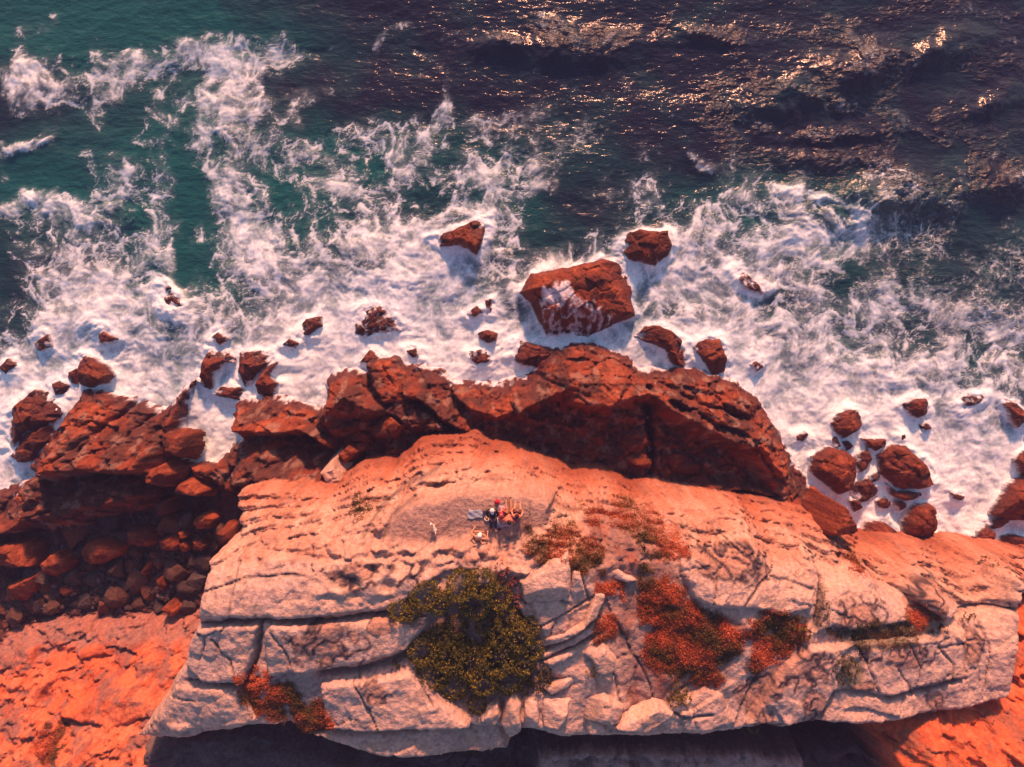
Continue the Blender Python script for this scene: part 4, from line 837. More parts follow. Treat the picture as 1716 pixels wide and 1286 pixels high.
def sea_material():
    m, t, p = nt('sea_water_and_foam')
    g = node(t, 'ShaderNodeNewGeometry'); pos = g.outputs['Position']
    al = node(t, 'ShaderNodeAttribute', attribute_name='foam').outputs['Fac']
    chop = node(t, 'ShaderNodeAttribute', attribute_name='chop').outputs['Fac']
    at = node(t, 'ShaderNodeAttribute', attribute_name='Col')
    n1 = noise_n(t, pos, 7.0, 3, 0.7)
    v = mapr(t, n1, 0.3, 0.7, 0.86, 1.12)
    cv = node(t, 'ShaderNodeCombineXYZ')
    for i in range(3): t.links.new(v, cv.inputs[i])
    t.links.new(mixcol(t, 1.0, at.outputs['Color'], cv.outputs[0], 'MULTIPLY'), p.inputs['Base Color'])
    t.links.new(math_n(t, 'MAXIMUM', mapr(t, al, 0.15, 0.6, 0.12, 0.9), mapr(t, chop, 0.0, 0.6, 0.14, 0.30)), p.inputs['Roughness'])
    p.inputs['IOR'].default_value = 1.33
    t.links.new(mapr(t, al, 0.0, 0.5, 0.5, 0.1), p.inputs['Specular IOR Level'])
    b = node(t, 'ShaderNodeBump'); b.inputs['Strength'].default_value = 1.0; b.inputs['Distance'].default_value = 1.0
    vs = node(t, 'ShaderNodeVectorMath', operation='MULTIPLY'); vs.inputs[1].default_value = (0.62, 1.35, 1); t.links.new(pos, vs.inputs[0])
    rip = noise_n(t, vs.outputs[0], 3.0, 3, 0.6, 0.4)
    t.links.new(math_n(t, 'MULTIPLY', rip, math_n(t, 'MULTIPLY', mapr(t, chop, 0, 1, 0.07, 0.24), mapr(t, al, 0.1, 0.5, 1.0, 0.12))), b.inputs['Height']); t.links.new(b.outputs[0], p.inputs['Normal'])
    return m

ny, nx = SX.shape
jj, ii = np.meshgrid(np.arange(ny - 1), np.arange(nx - 1), indexing='ij')
q0 = (jj * nx + ii).ravel()
sea = mesh_np('sea', np.stack([SX.ravel(), SY.ravel(), SZ.ravel()], 1), np.stack([q0, q0 + 1, q0 + nx + 1, q0 + nx], 1), sea_material(), None, SEAC.reshape(-1, 3),
              {'foam': alpha.ravel(), 'chop': GLM.ravel()})
tag(sea, kind='structure')

# ------------------------------------------------------------------ BOULDERS: height surface inside a traced outline, broken into faces
def rock_from_outline(name, poly, h, base, seed, wash=0.0, parent=None, pale=False, tilt=(0, 0), steep=2.6, flat=0.5, zref=None, rough=1.0, skirt=1.2, dry=False, fine=0.06, splash=None):
    rs = np.random.default_rng(seed)
    zr = base + 0.35 * h if zref is None else zref
    P = WP(poly, zr)
    if base == 0.0:
        P = P.mean(0) + (P - P.mean(0)) * 1.05
    lo_, hi_ = P.min(0) - 0.7, P.max(0) + 0.7
    size = (hi_ - lo_).max()
    st_ = float(np.clip(size / 44, 0.035, fine))
    gx_ = np.arange(lo_[0], hi_[0], st_); gy_ = np.arange(lo_[1], hi_[1], st_)
    x, y = np.meshgrid(gx_, gy_)
    sz = np.sqrt(max((P[:, 0].max() - P[:, 0].min()) * (P[:, 1].max() - P[:, 1].min()), 0.05))
    k = min(1.0, sz / 3)
    x2 = x + 0.16 * k * fbm(x, y, 0.9 / k, 4, seed); y2 = y + 0.16 * k * fbm(x, y, 0.9 / k, 4, seed + 9)
    d = sdf(x2, y2, P); Rm = max(d.max(), 0.05)
    q = np.clip(d / (Rm * flat), 0, 1)
    z = h * np.power(np.clip(1 - (1 - q) ** 2.0, 0, 1), 0.8)
    c = P.mean(0)
    z = z + tilt[0] * (x - c[0]) + tilt[1] * (y - c[1])
    for _ in range(5):      # chop with tilted planes
        an = rs.uniform(0, 2 * np.pi); sl_ = rs.uniform(0.25, 1.0); off = rs.uniform(0.15, 0.55) * sz * 0.5
        pl = h * rs.uniform(0.75, 1.05) - sl_ * ((x - c[0]) * np.cos(an) + (y - c[1]) * np.sin(an) - off)
        z = np.minimum(z, np.maximum(pl, -0.2))
    fa_, fe_ = facets(x2 * 1.1 / max(k, 0.35), y2 * 1.4 / max(k, 0.35), 30 + seed % 17)
    z = z + rough * k * (0.16 * fa_ + 0.14 * fbm(x, y, 1.4, 5, seed + 3) - 0.10 * np.exp(-(fe_ / 0.05) ** 2)) * np.clip(q * 2, 0, 1)
    z = np.where(d < 0, np.maximum(d * steep * 2, -skirt), z)
    if base == 0.0: z = z + 0.15      # stands clear of the heaving surface
    keep = d > -0.30
    n1 = fbm(x, y, 0.7, 4, 501 + seed % 5); n2 = fbm(x, y, 2.4, 4, 507)
    if pale:
        c_ = np.zeros(x.shape + (3,)) + np.array(C_PALE) * rs.uniform(0.95, 1.12)
        c_ = mixc(c_, (0.42, 0.27, 0.20), sstep(-0.1, 0.3, n1) * 0.7); c_ = mixc(c_, C_GREY, sstep(0.05, 0.35, n2) * 0.5)
    else:
        c_ = np.zeros(x.shape + (3,)) + np.array(C_RED) * rs.uniform(0.6, 0.95)
        c_ = mixc(c_, C_DARK, sstep(0.0, 0.35, n1 + 0.3 * n2) * 0.5); c_ = mixc(c_, C_ORANGE, sstep(0.05, 0.35, n2 - n1) * 0.4)
    wt = np.zeros(x.shape)
    if not dry:
        wt = sstep(0.50 * h + 0.80, 0.10, z + 0.7 * n1) * (base < 0.5)
        wt = np.clip(wt + wash * 0.8, 0, 1)
        c_ = mixc(c_, C_WET, wt * 0.85)
        c_ = mixc(c_, (0.030, 0.012, 0.012), sstep(0.62, 0.28, z + 0.30 * n2) * 0.85)
        lc = ridged(x + 0.3 * n1, y + 0.3 * n2, 1.6, 4, 511)
        fo_ = sstep(0.50, 0.80, lc * 0.75 + wash * 0.75 - 0.28 + 0.25 * n1 - 0.2 * np.clip(z / max(h, 0.2), 0, 1)) * (wash > 0)
        fo_ = np.maximum(fo_, sstep(0.40, 0.22, z + 0.35 * n2 + 0.15 * n1) * sstep(0.25, 0.6, lc + 0.5 * sstep(0.35, 0.2, z)) * (base < 0.5))
        if splash is not None:      # thrown spray lying on the rock, solid at its crest and mottled below
            ds_ = sdf(x + 0.25 * n2, y + 0.5 * fbm(x * 3, y, 1.0, 3, 517), WP(splash, base + 0.8 * h))
            crest_ = sstep(0.9, 0.1, np.abs(y - WP(splash, base + 0.8 * h)[:, 1].max() + 0.9))
            fo_ = np.maximum(fo_, sstep(0.0, 0.15, ds_) * np.clip(sstep(0.35, 0.75, lc + 0.3 * n2) * 0.75 + crest_ * 0.9, 0, 1))
        c_ = mixc(c_, C_FOAM, fo_ * 0.9)
    ny_, nx_ = x.shape
    fm = keep[:-1, :-1] & keep[1:, 1:] & keep[:-1, 1:] & keep[1:, :-1]
    j, i = np.nonzero(fm); a0 = j * nx_ + i
    Fq = np.stack([a0, a0 + 1, a0 + nx_ + 1, a0 + nx_], 1)
    used, inv = np.unique(Fq, return_inverse=True)
    org = np.array([c[0], c[1], base])
    V = np.stack([x.ravel(), y.ravel(), (z + base).ravel()], 1)[used] - org
    o = mesh_np(name, V, inv.reshape(Fq.shape), ROCK, parent, c_.reshape(-1, 3)[used], {'wet': wt.ravel()[used]})
    o.location = org
    return o

SPLASH = [(903, 502), (912, 476), (920, 484), (930, 466), (938, 480), (950, 470), (962, 488), (972, 500), (1010, 512), (1032, 532), (1008, 552), (972, 578), (930, 572), (910, 538)]
for i, (poly, h, wash, label, tl) in enumerate(BOULDERS):
    tag(rock_from_outline('boulder', poly, 0.62 * h, 0.0, 600 + 13 * i, wash if i else 0.0, tilt=tl, flat=0.55, splash=SPLASH if i == 0 else None), label, 'boulder', SURF_G)

LAND = [  # boulders lying on the ledge and in the cove: outline, height, base, label
    ([(271, 726), (315, 729), (316, 750), (308, 768), (283, 763), (276, 747)], 1.6, 1.6, 'square orange boulder beside the foam filled wash channel'),
    ([(241, 792), (269, 778), (289, 794), (277, 817), (252, 811)], 1.5, 2.6, 'orange angular boulder below the square one'),
    ([(294, 824), (304, 808), (322, 805), (346, 824), (339, 832), (308, 830)], 1.4, 1.9, 'wide orange boulder at the head of the dark cove'),
    ([(537, 789), (563, 763), (584, 806), (556, 818)], 1.8, 3.2, 'pale triangular block leaning on the headland foot'),
    ([(567, 761), (584, 745), (602, 757), (581, 776)], 1.3, 2.6, 'square dark block beside the pale triangular one'),
    ([(620, 716), (650, 688), (684, 712), (666, 736), (630, 737)], 1.9, 1.6, 'dark pyramid shaped boulder behind the ledge'),
    ([(578, 722), (600, 718), (622, 726), (618, 742), (590, 742)], 1.0, 1.6, 'small block with lit top left of the dark pyramid'),
    ([(592, 742), (612, 738), (622, 750), (604, 762)], 0.9, 1.6, 'small block wedged under the dark pyramid'),
    ([(1038, 730), (1085, 728), (1093, 746), (1062, 762), (1036, 752)], 1.2, 0.9, 'dark block in the deepest shade behind the ledge'),
    ([(1042, 764), (1092, 767), (1088, 787), (1060, 780)], 1.5, 1.2, 'thin tilted slab with a sunlit edge behind the ledge'),
    ([(1113, 760), (1140, 755), (1171, 775), (1173, 797), (1120, 792)], 1.6, 0.9, 'rounded dark boulder behind the ledge near the cliff'),
    ([(1150, 800), (1180, 792), (1198, 812), (1186, 822), (1160, 815)], 1.2, 1.0, 'small dark boulder nearest the cliff behind the ledge'),
    ([(-18, 915), (21, 904), (59, 908), (71, 937), (66, 950), (-18, 948)], 1.9, 0.9, 'layered orange boulder at the left edge of the cove'),
    ([(75, 944), (91, 923), (108, 920), (129, 937), (122, 957), (94, 967)], 1.7, 0.8, 'mottled boulder right of the layered one in the cove'),
    ([(10, 1004), (21, 976), (52, 962), (73, 955), (68, 985), (45, 1008)], 1.6, 0.8, 'leaf shaped orange boulder low in the cove'),
    ([(140, 922), (150, 904), (189, 901), (211, 913), (207, 932), (175, 946), (147, 943)], 1.8, 0.8, 'large dark boulder with lit rim in mid cove'),
    ([(219, 886), (245, 880), (263, 899), (255, 917), (227, 911)], 1.7, 0.9, 'orange topped boulder in mid cove'),
    ([(269, 903), (294, 894), (307, 910), (300, 922), (278, 922)], 1.4, 0.9, 'banded orange boulder right of the orange topped one'),
    ([(328, 866), (345, 858), (365, 867), (358, 886), (336, 886)], 1.7, 0.9, 'bright orange boulder in the upper right of the cove'),
    ([(301, 889), (315, 886), (323, 899), (308, 904)], 1.0, 0.9, 'small bright rock under the bright orange boulder'),
    ([(304, 908), (314, 904), (322, 916), (312, 926), (305, 922)], 1.0, 0.9, 'narrow rock beside the banded orange boulder'),
    ([(328, 903), (345, 900), (352, 912), (340, 924), (328, 920)], 1.1, 0.9, 'dark rock in the right corner of the cove'),
    ([(273, 1018), (287, 1006), (301, 1021), (291, 1033)], 1.0, 1.4, 'reddish stone where the cove meets the slope'),
    ([(239, 960), (252, 934), (258, 944), (248, 964)], 0.9, 0.9, 'thin upright orange stone in the cove rubble'),
    ([(98, 987), (115, 976), (130, 990), (116, 998)], 0.8, 0.9, 'small lit stone among the grey cobbles'),
    ([(265, 968), (276, 962), (284, 980), (276, 992), (266, 984)], 0.8, 0.9, 'small orange stone near the reddish one in the cove'),
    ([(186, 838), (205, 830), (222, 842), (210, 856), (190, 852)], 1.0, 1.6, 'dim brown boulder at the top of the cove'),
    ([(215, 842), (238, 832), (250, 846), (236, 858)], 1.1, 1.5, 'dim brown boulder right of the other at the cove top'),
    ([(262, 842), (282, 836), (290, 856), (270, 866)], 1.2, 1.4, 'half lit boulder below the wide orange one'),
    ([(368, 888), (390, 886), (395, 902), (372, 912)], 1.6, 2.4, 'grey block against the headland wall in the cove')]
for i, (poly, h, base, label) in enumerate(LAND):
    tag(rock_from_outline('boulder', poly, h, base, 1700 + 17 * i, 0.0, dry=True, flat=0.5, steep=2.2, skirt=1.6, pale=i in (3,)), label, 'boulder', 'boulders fallen on the ledge and in the cove')
tag(rock_from_outline('upright_block', [(1384, 890), (1406, 838), (1420, 848), (1442, 894), (1413, 902), (1387, 902)], 3.6, 4.2, 4242, dry=True, flat=0.7, skirt=4, zref=6.5, tilt=(0, 0.1)), 'upright orange block standing at the right end of the headland face', 'rock')

# loose blocks of the headland's inland edge, parts of the headland
HB = [([(866, 976), (894, 951), (929, 930), (953, 927), (960, 951), (957, 1000), (908, 1032), (883, 1018), (873, 1000)], 1.0, 12.75, (0, -0.1)), ([(957, 951), (974, 955), (981, 990), (953, 1007)], 0.8, 12.7, (-0.1, 0)),
      ([(894, 1081), (978, 1042), (995, 993), (1016, 1000), (1002, 1039), (943, 1077), (901, 1098)], 0.7, 12.4, (0, 0)), ([(908, 1109), (971, 1084), (978, 1091), (925, 1116)], 0.55, 12.1, (0, 0)),
      ([(978, 1095), (995, 1070), (1013, 1077), (1034, 1105), (1027, 1144), (1002, 1161), (995, 1116)], 0.8, 12.1, (-0.1, -0.1)), ([(908, 1151), (974, 1126), (964, 1147), (922, 1165)], 0.5, 12.0, (0, 0)),
      ([(906, 1163), (960, 1172), (953, 1203), (936, 1226), (908, 1219)], 0.9, 11.9, (0, -0.25)), ([(978, 1172), (1013, 1158), (1048, 1186), (1037, 1216), (978, 1209)], 0.9, 11.8, (0.1, -0.2)),
      ([(877, 1172), (904, 1165), (904, 1219), (877, 1219)], 0.8, 11.9, (0, -0.2)), ([(838, 1216), (848, 1172), (862, 1158), (875, 1179), (875, 1223), (855, 1240)], 0.9, 11.8, (0.15, -0.1)),
      ([(803, 1207), (817, 1186), (834, 1179), (841, 1200), (831, 1219)], 0.8, 11.9, (0, 0)), ([(500, 1226), (558, 1222), (663, 1216), (803, 1216), (836, 1226), (848, 1264), (733, 1270), (645, 1270), (558, 1246)], 0.7, 11.7, (0.02, -0.05)),
      ([(1027, 1223), (1048, 1200), (1104, 1184), (1132, 1205), (1083, 1231)], 0.7, 11.8, (0, -0.2)), ([(1005, 955), (1030, 945), (1050, 962), (1070, 975), (1050, 978), (1020, 968)], 0.35, 12.2, (0, 0)),
      ([(865, 1010), (885, 1000), (900, 1030), (880, 1040)], 0.5, 12.6, (0, 0)), ([(985, 1200), (1010, 1190), (1015, 1230), (985, 1232)], 0.4, 11.9, (0, -0.1))]
for i, (poly, h, base, tl) in enumerate(HB):
    base = base + 0.075 * max(0.0, -8.9 - W2(*poly[0], base)[1]) + 0.05
    rock_from_outline('rock_block', poly, h, base, 3300 + 19 * i, 0.0, parent=gp['headland'], dry=True, pale=True, flat=0.45, steep=3, zref=base + 0.5 * h, tilt=tl, rough=0.6, skirt=1.5, fine=0.075)

# ------------------------------------------------------------------ cove rubble: shared blobs, then pebbles too many to count
def blob_mesh(name, seed, col):
    rs = np.random.default_rng(seed)
    import bmesh
    bm = bmesh.new(); bmesh.ops.create_icosphere(bm, subdivisions=3, radius=1.0)
    V = np.array([v.co[:] for v in bm.verts]); Fc = np.array([[v.index for v in f.verts] for f in bm.faces]); bm.free()
    for _ in range(13):
        n = rs.normal(size=3); n /= np.linalg.norm(n); dlim = rs.uniform(0.45, 0.8)
        dd = V @ n; V = V - np.outer(np.clip(dd - dlim, 0, None), n)
    V *= (1 + 0.08 * fbm(V[:, 0] + V[:, 2], V[:, 1] - V[:, 2], 1.6, 3, seed % 90))[:, None]
    c = np.zeros((len(V), 3)) + np.array(col)
    o = mesh_np(name, V, Fc, ROCK, None, c, {'wet': np.zeros(len(V))}, smooth=False)
    me = o.data; bpy.data.objects.remove(o)
    return me

blobs = [blob_mesh('stone', 70 + k, [(0.055, 0.035, 0.036), (0.085, 0.042, 0.034), (0.14, 0.05, 0.030), (0.07, 0.05, 0.052)][k % 4]) for k in range(8)]
cove_poly = WP([(105, 880), (230, 860), (330, 860), (385, 880), (340, 960), (325, 1020), (230, 1020), (110, 1022), (20, 1035), (0, 1010), (60, 960)], 0.9)
taken = [WP(p, b).mean(0) for (p, h, b, l) in LAND]
cnt = 0; tries = 0
while cnt < 130 and tries < 4000:
    tries += 1
    x = R.uniform(cove_poly[:, 0].min(), cove_poly[:, 0].max()); y = R.uniform(cove_poly[:, 1].min(), cove_poly[:, 1].max())
    if sdf(np.array([x]), np.array([y]), cove_poly)[0] < 0.1 or ground_z(x, y) > 2.2: continue
    r = R.choice((0.16, 0.2, 0.26, 0.34, 0.45, 0.6)) if cnt > 40 else R.uniform(0.5, 0.95)
    if any(math.hypot(x - t[0], y - t[1]) < 0.7 * r + (0.5 if k < len(LAND) else taken_r[k - len(LAND)] * 0.45) for k, t in enumerate(taken)):
        continue
    if cnt == 0: taken_r = []
    o = bpy.data.objects.new('cove_stone', blobs[R.randrange(8)]); COL.objects.link(o)
    o.scale = (r * R.uniform(0.9, 1.4), r * R.uniform(0.75, 1.1), r * R.uniform(0.6, 0.95)); o.rotation_euler = (R.uniform(-0.4, 0.4), R.uniform(-0.4, 0.4), R.uniform(0, 6.28))
    o.location = (x, y, ground_z(x, y) + 0.25 * r)
    tag(o, 'loose brown stone in the rubble of the shaded cove', 'stone', 'loose stones on the cove floor')
    taken.append((x, y)); taken_r.append(r); cnt += 1

def scatter_blobs(name, poly, n, rmin, rmax, cols, label, cat):
    import bmesh
    bm = bmesh.new(); bmesh.ops.create_icosphere(bm, subdivisions=1, radius=1.0)
    V0 = np.array([v.co[:] for v in bm.verts]); F0 = np.array([[v.index for v in f.verts] for f in bm.faces]); bm.free()
    Vs, Fs, Cs = [], [], []; k = 0
    for _ in range(n * 3):
        if k >= n: break
        x = R.uniform(poly[:, 0].min(), poly[:, 0].max()); y = R.uniform(poly[:, 1].min(), poly[:, 1].max())
        if sdf(np.array([x]), np.array([y]), poly)[0] < 0 or ground_z(x, y) > 2.2: continue
        r = rmin + (rmax - rmin) * R.random() ** 2
        v = V0 * rng.uniform(0.75, 1.25, V0.shape) * np.array([r * R.uniform(0.9, 1.5), r, r * 0.7])
        an = R.uniform(0, 6.28); ca, sa = math.cos(an), math.sin(an)
        v = np.stack([v[:, 0] * ca - v[:, 1] * sa, v[:, 0] * sa + v[:, 1] * ca, v[:, 2]], 1) + np.array([x, y, ground_z(x, y) + 0.2 * r])
        Fs.append(F0 + len(V0) * k); Vs.append(v); Cs.append(np.tile(np.array(cols[R.randrange(len(cols))]) * R.uniform(0.8, 1.3), (len(V0), 1))); k += 1
    V = np.concatenate(Vs)
    o = mesh_np(name, V, np.concatenate(Fs), ROCK, None, np.concatenate(Cs), {'wet': np.zeros(len(V))}, smooth=False)
    return tag(o, label, cat, kind='stuff')
scatter_blobs('pebbles', cove_poly, 2600, 0.03, 0.16, [(0.09, 0.068, 0.075), (0.06, 0.04, 0.042), (0.12, 0.09, 0.095), (0.05, 0.035, 0.035)], 'grey pebbles and cobbles covering the cove floor', 'pebbles')

# ------------------------------------------------------------------ PLANTS
def leaf_cloud(n, pos_fn, size, col_fn, flat=0.5):
    """n small leaf-shaped quads; pos_fn gives (centre, outward direction)"""
    V = np.zeros((n * 4, 3)); C = np.zeros((n * 4, 3))
    c, out = pos_fn(n)
    rnd = rng.normal(size=(n, 3)); d = out + flat * rnd; d /= np.linalg.norm(d, axis=1)[:, None]
    sd = np.cross(d, rng.normal(size=(n, 3))); sd /= np.linalg.norm(sd, axis=1)[:, None]
    L = size * rng.uniform(0.6, 1.3, n)[:, None]; Wd = L * 0.36
    V[0::4] = c; V[1::4] = c + d * L * 0.55 + sd * Wd; V[2::4] = c + d * L; V[3::4] = c + d * L * 0.55 - sd * Wd
    col = col_fn(c, n)
    for k in range(4): C[k::4] = col
    return V, np.arange(n * 4).reshape(n, 4), C

def stem_verts(a, b, r):
    """six-sided tapered stick from a to b"""
    a = np.array(a, float); b = np.array(b, float); d = b - a; d /= np.linalg.norm(d) + 1e-9
    u = np.cross(d, (0.3, 0.9, 0.2)); u /= np.linalg.norm(u); v = np.cross(d, u)
    V = []; 
    for p, rr in ((a, r), (b, r * 0.45)):
        for k in range(6):
            t = k * math.pi / 3; V.append(p + rr * (math.cos(t) * u + math.sin(t) * v))
    Fq = [[k, (k + 1) % 6, 6 + (k + 1) % 6, 6 + k] for k in range(6)]
    return np.array(V), np.array(Fq)

BARK = plain('bark', (0.10, 0.07, 0.055), 0.9, 0.25, 8)

def bush(name, lobes, dens, leaf, cols, label, cat, group, zoff=0.0, sticks=True, up=0.5, hgt=None):
    """lobes: (px, py, radius px, height) rounded clumps on the ground; each clump is made of rosettes of leaves"""
    gp_ = [(*on_ground(px, py), r / 37.5, h * R.uniform(0.85, 1.35)) for px, py, r, h in lobes]
    cx = sum(q[0] for q in gp_) / len(gp_); cy = sum(q[1] for q in gp_) / len(gp_); cz = min(q[2] for q in gp_)
    root = empty(name, (cx, cy, cz)); tag(root, label, cat, group)
    Vs, Fs, Cs, n0 = [], [], [], 0; SV, SF, sn = [], [], 0
    for (x, y, z, r, h) in gp_:
        n_ros = max(6, int(dens * r * r * 3.1))
        u = rng.uniform(0, 2 * np.pi, n_ros); w = rng.uniform(0.0, 1.0, n_ros) ** 0.6
        el = np.arccos(np.clip(1 - w, -1, 1))
        rad = rng.uniform(0.78, 1.05, n_ros)
        dirs = np.stack([np.sin(el) * np.cos(u), np.sin(el) * np.sin(u), np.cos(el)], 1)
        cen = np.array([x, y, z + zoff + 0.1]) + dirs * rad[:, None] * np.array([r, r, h])
        tone = rng.uniform(0, 1, n_ros)
        nl_ = 12
        def pos(n):
            cc = np.repeat(cen, nl_, 0); dd = np.repeat(dirs, nl_, 0) * (1 - up) + np.array([0, 0, up])
            return cc + rng.normal(size=(n, 3)) * leaf * 0.35, dd
        def colr(c, n):
            t = np.repeat(tone, nl_); k = rng.uniform(0, 1, n)
            base = np.array(cols[0]) + (np.array(cols[1]) - np.array(cols[0])) * t[:, None]
            return np.where((k > 0.82)[:, None], np.array(cols[2]), base) * rng.uniform(0.75, 1.25, (n, 1))
        V, Fq, C = leaf_cloud(n_ros * nl_, pos, leaf, colr, 0.85)
        Vs.append(V); Fs.append(Fq + n0); Cs.append(C); n0 += len(V)
        if sticks:
            for k in range(4):
                tip = (x + R.uniform(-.6, .6) * r, y + R.uniform(-.6, .6) * r, z + zoff + h * R.uniform(0.5, 0.85))
                v, f = stem_verts((x * 0.75 + cx * 0.25, y * 0.75 + cy * 0.25, z - 0.1), tip, 0.035 if r > 0.4 else 0.015)
                SV.append(v); SF.append(f + sn); sn += 12
    org = np.array([cx, cy, cz])
    mesh_np('crown', np.concatenate(Vs) - org, np.concatenate(Fs), LEAF, root, np.concatenate(Cs), smooth=False)
    if sticks: tag(mesh_np('branches', np.concatenate(SV) - org, np.concatenate(SF), BARK, root), kind='stuff')
    return root

GREEN = [(0.048, 0.050, 0.012), (0.16, 0.135, 0.020), (0.36, 0.24, 0.032)]
bush('coastal_bush', [(672, 1018, 20, .75), (690, 1022, 16, .7), (714, 994, 27, 1.1), (736, 1004, 22, 1.1), (775, 976, 27, 1.35), (808, 974, 27, 1.4), (836, 990, 25, 1.3), (800, 1006, 30, 1.4), (850, 1032, 24, 1.1), (838, 1056, 22, 1.1), (870, 1060, 27, 1.1), (888, 1046, 18, 0.9), (892, 1082, 20, 0.9),
      (738, 1066, 24, 0.9), (712, 1086, 30, 0.9), (752, 1090, 36, 1.0), (728, 1122, 32, 0.8), (790, 1104, 36, 1.0), (760, 1140, 32, 0.8), (835, 1096, 36, 1.0), (812, 1132, 28, 0.9), (852, 1130, 32, 0.9), (875, 1104, 24, 0.9), (800, 1176, 17, 0.55), (774, 1082, 20, 0.9), (826, 1074, 18, 0.9), (766, 1046, 20, 0.75), (812, 1046, 16, 0.7)],
     260, 0.060, GREEN, 'big dark green bush spreading in the middle of the headland top', 'bush', None)
bush('coastal_bush', [(904, 1136, 19, 0.9), (884, 1146, 13, 0.7), (912, 1124, 12, 0.7)], 75, 0.08, [(0.035, 0.036, 0.010), (0.085, 0.065, 0.015), (0.18, 0.11, 0.02)], 'small rounded green bush at the right foot of the big bush', 'bush', 'low bushes on the headland')
bush('red_shrub', [(850, 966, 15, .45), (864, 984, 16, .45), (872, 1004, 12, .4), (840, 952, 12, 0.35)], 75, 0.07, [(0.10, 0.03, 0.04), (0.24, 0.07, 0.07), (0.30, 0.10, 0.08)], 'pinkish red shrub against the upper right of the big bush', 'shrub', 'low bushes on the headland')
bush('low_shrub', [(1136, 1154, 15, .6), (1130, 1168, 14, .55), (1145, 1168, 12, .5)], 90, 0.07, [(0.05, 0.05, 0.010), (0.16, 0.11, 0.015), (0.36, 0.20, 0.03)], 'bright yellow green shrub below the big heath patch', 'shrub', 'low bushes on the headland')
bush('low_shrub', [(1653, 942, 12, .4), (1664, 946, 8, .35)], 90, 0.06, [(0.06, 0.06, 0.012), (0.15, 0.11, 0.018), (0.26, 0.16, 0.03)], 'small green tuft on the top right of the headland', 'shrub', 'low bushes on the headland')
bush('low_shrub', [(1336, 1042, 15, .55), (1345, 1060, 12, .45)], 80, 0.07, [(0.05, 0.05, 0.010), (0.15, 0.10, 0.015), (0.30, 0.15, 0.02)], 'green shrub at the right end of the smaller heath patch', 'shrub', 'low bushes on the headland')
bush('cushion_plant', [(1408, 1118, 16, .3), (1424, 1118, 16, .3), (1414, 1134, 14, .3), (1418, 1106, 12, .25)], 80, 0.06, [(0.040, 0.036, 0.018), (0.08, 0.07, 0.03), (0.11, 0.09, 0.035)], 'round dark olive cushion plant set in the right slab', 'plant', 'low bushes on the headland', sticks=False)
bush('low_shrub', [(990, 1124, 9, .35), (998, 1130, 6, .3)], 100, 0.06, [(0.05, 0.05, 0.012), (0.15, 0.09, 0.02), (0.24, 0.12, 0.03)], 'small tuft between the tilted pale blocks', 'shrub', 'low bushes on the headland')
bush('low_shrub', [(1618, 1034, 8, .3), (1626, 1030, 6, .3)], 100, 0.06, [(0.05, 0.05, 0.012), (0.11, 0.09, 0.02), (0.20, 0.13, 0.03)], 'tiny green tuft in the right hand crack', 'shrub', 'low bushes on the headland')
bush('low_shrub', [(1262, 1220, 9, .3), (1275, 1221, 9, .3), (1288, 1222, 6, .25)], 90, 0.06, [(0.05, 0.055, 0.012), (0.11, 0.10, 0.02), (0.17, 0.13, 0.03)], 'green tuft hanging on the bottom edge of the headland', 'shrub', 'low bushes on the headland')
bush('low_shrub', [(672, 1106, 11, .35), (662, 1112, 8, .3)], 90, 0.06, [(0.035, 0.034, 0.012), (0.07, 0.06, 0.018), (0.12, 0.08, 0.02)], 'small dark tuft left of the big bush in the slab recess', 'shrub', 'low bushes on the headland')

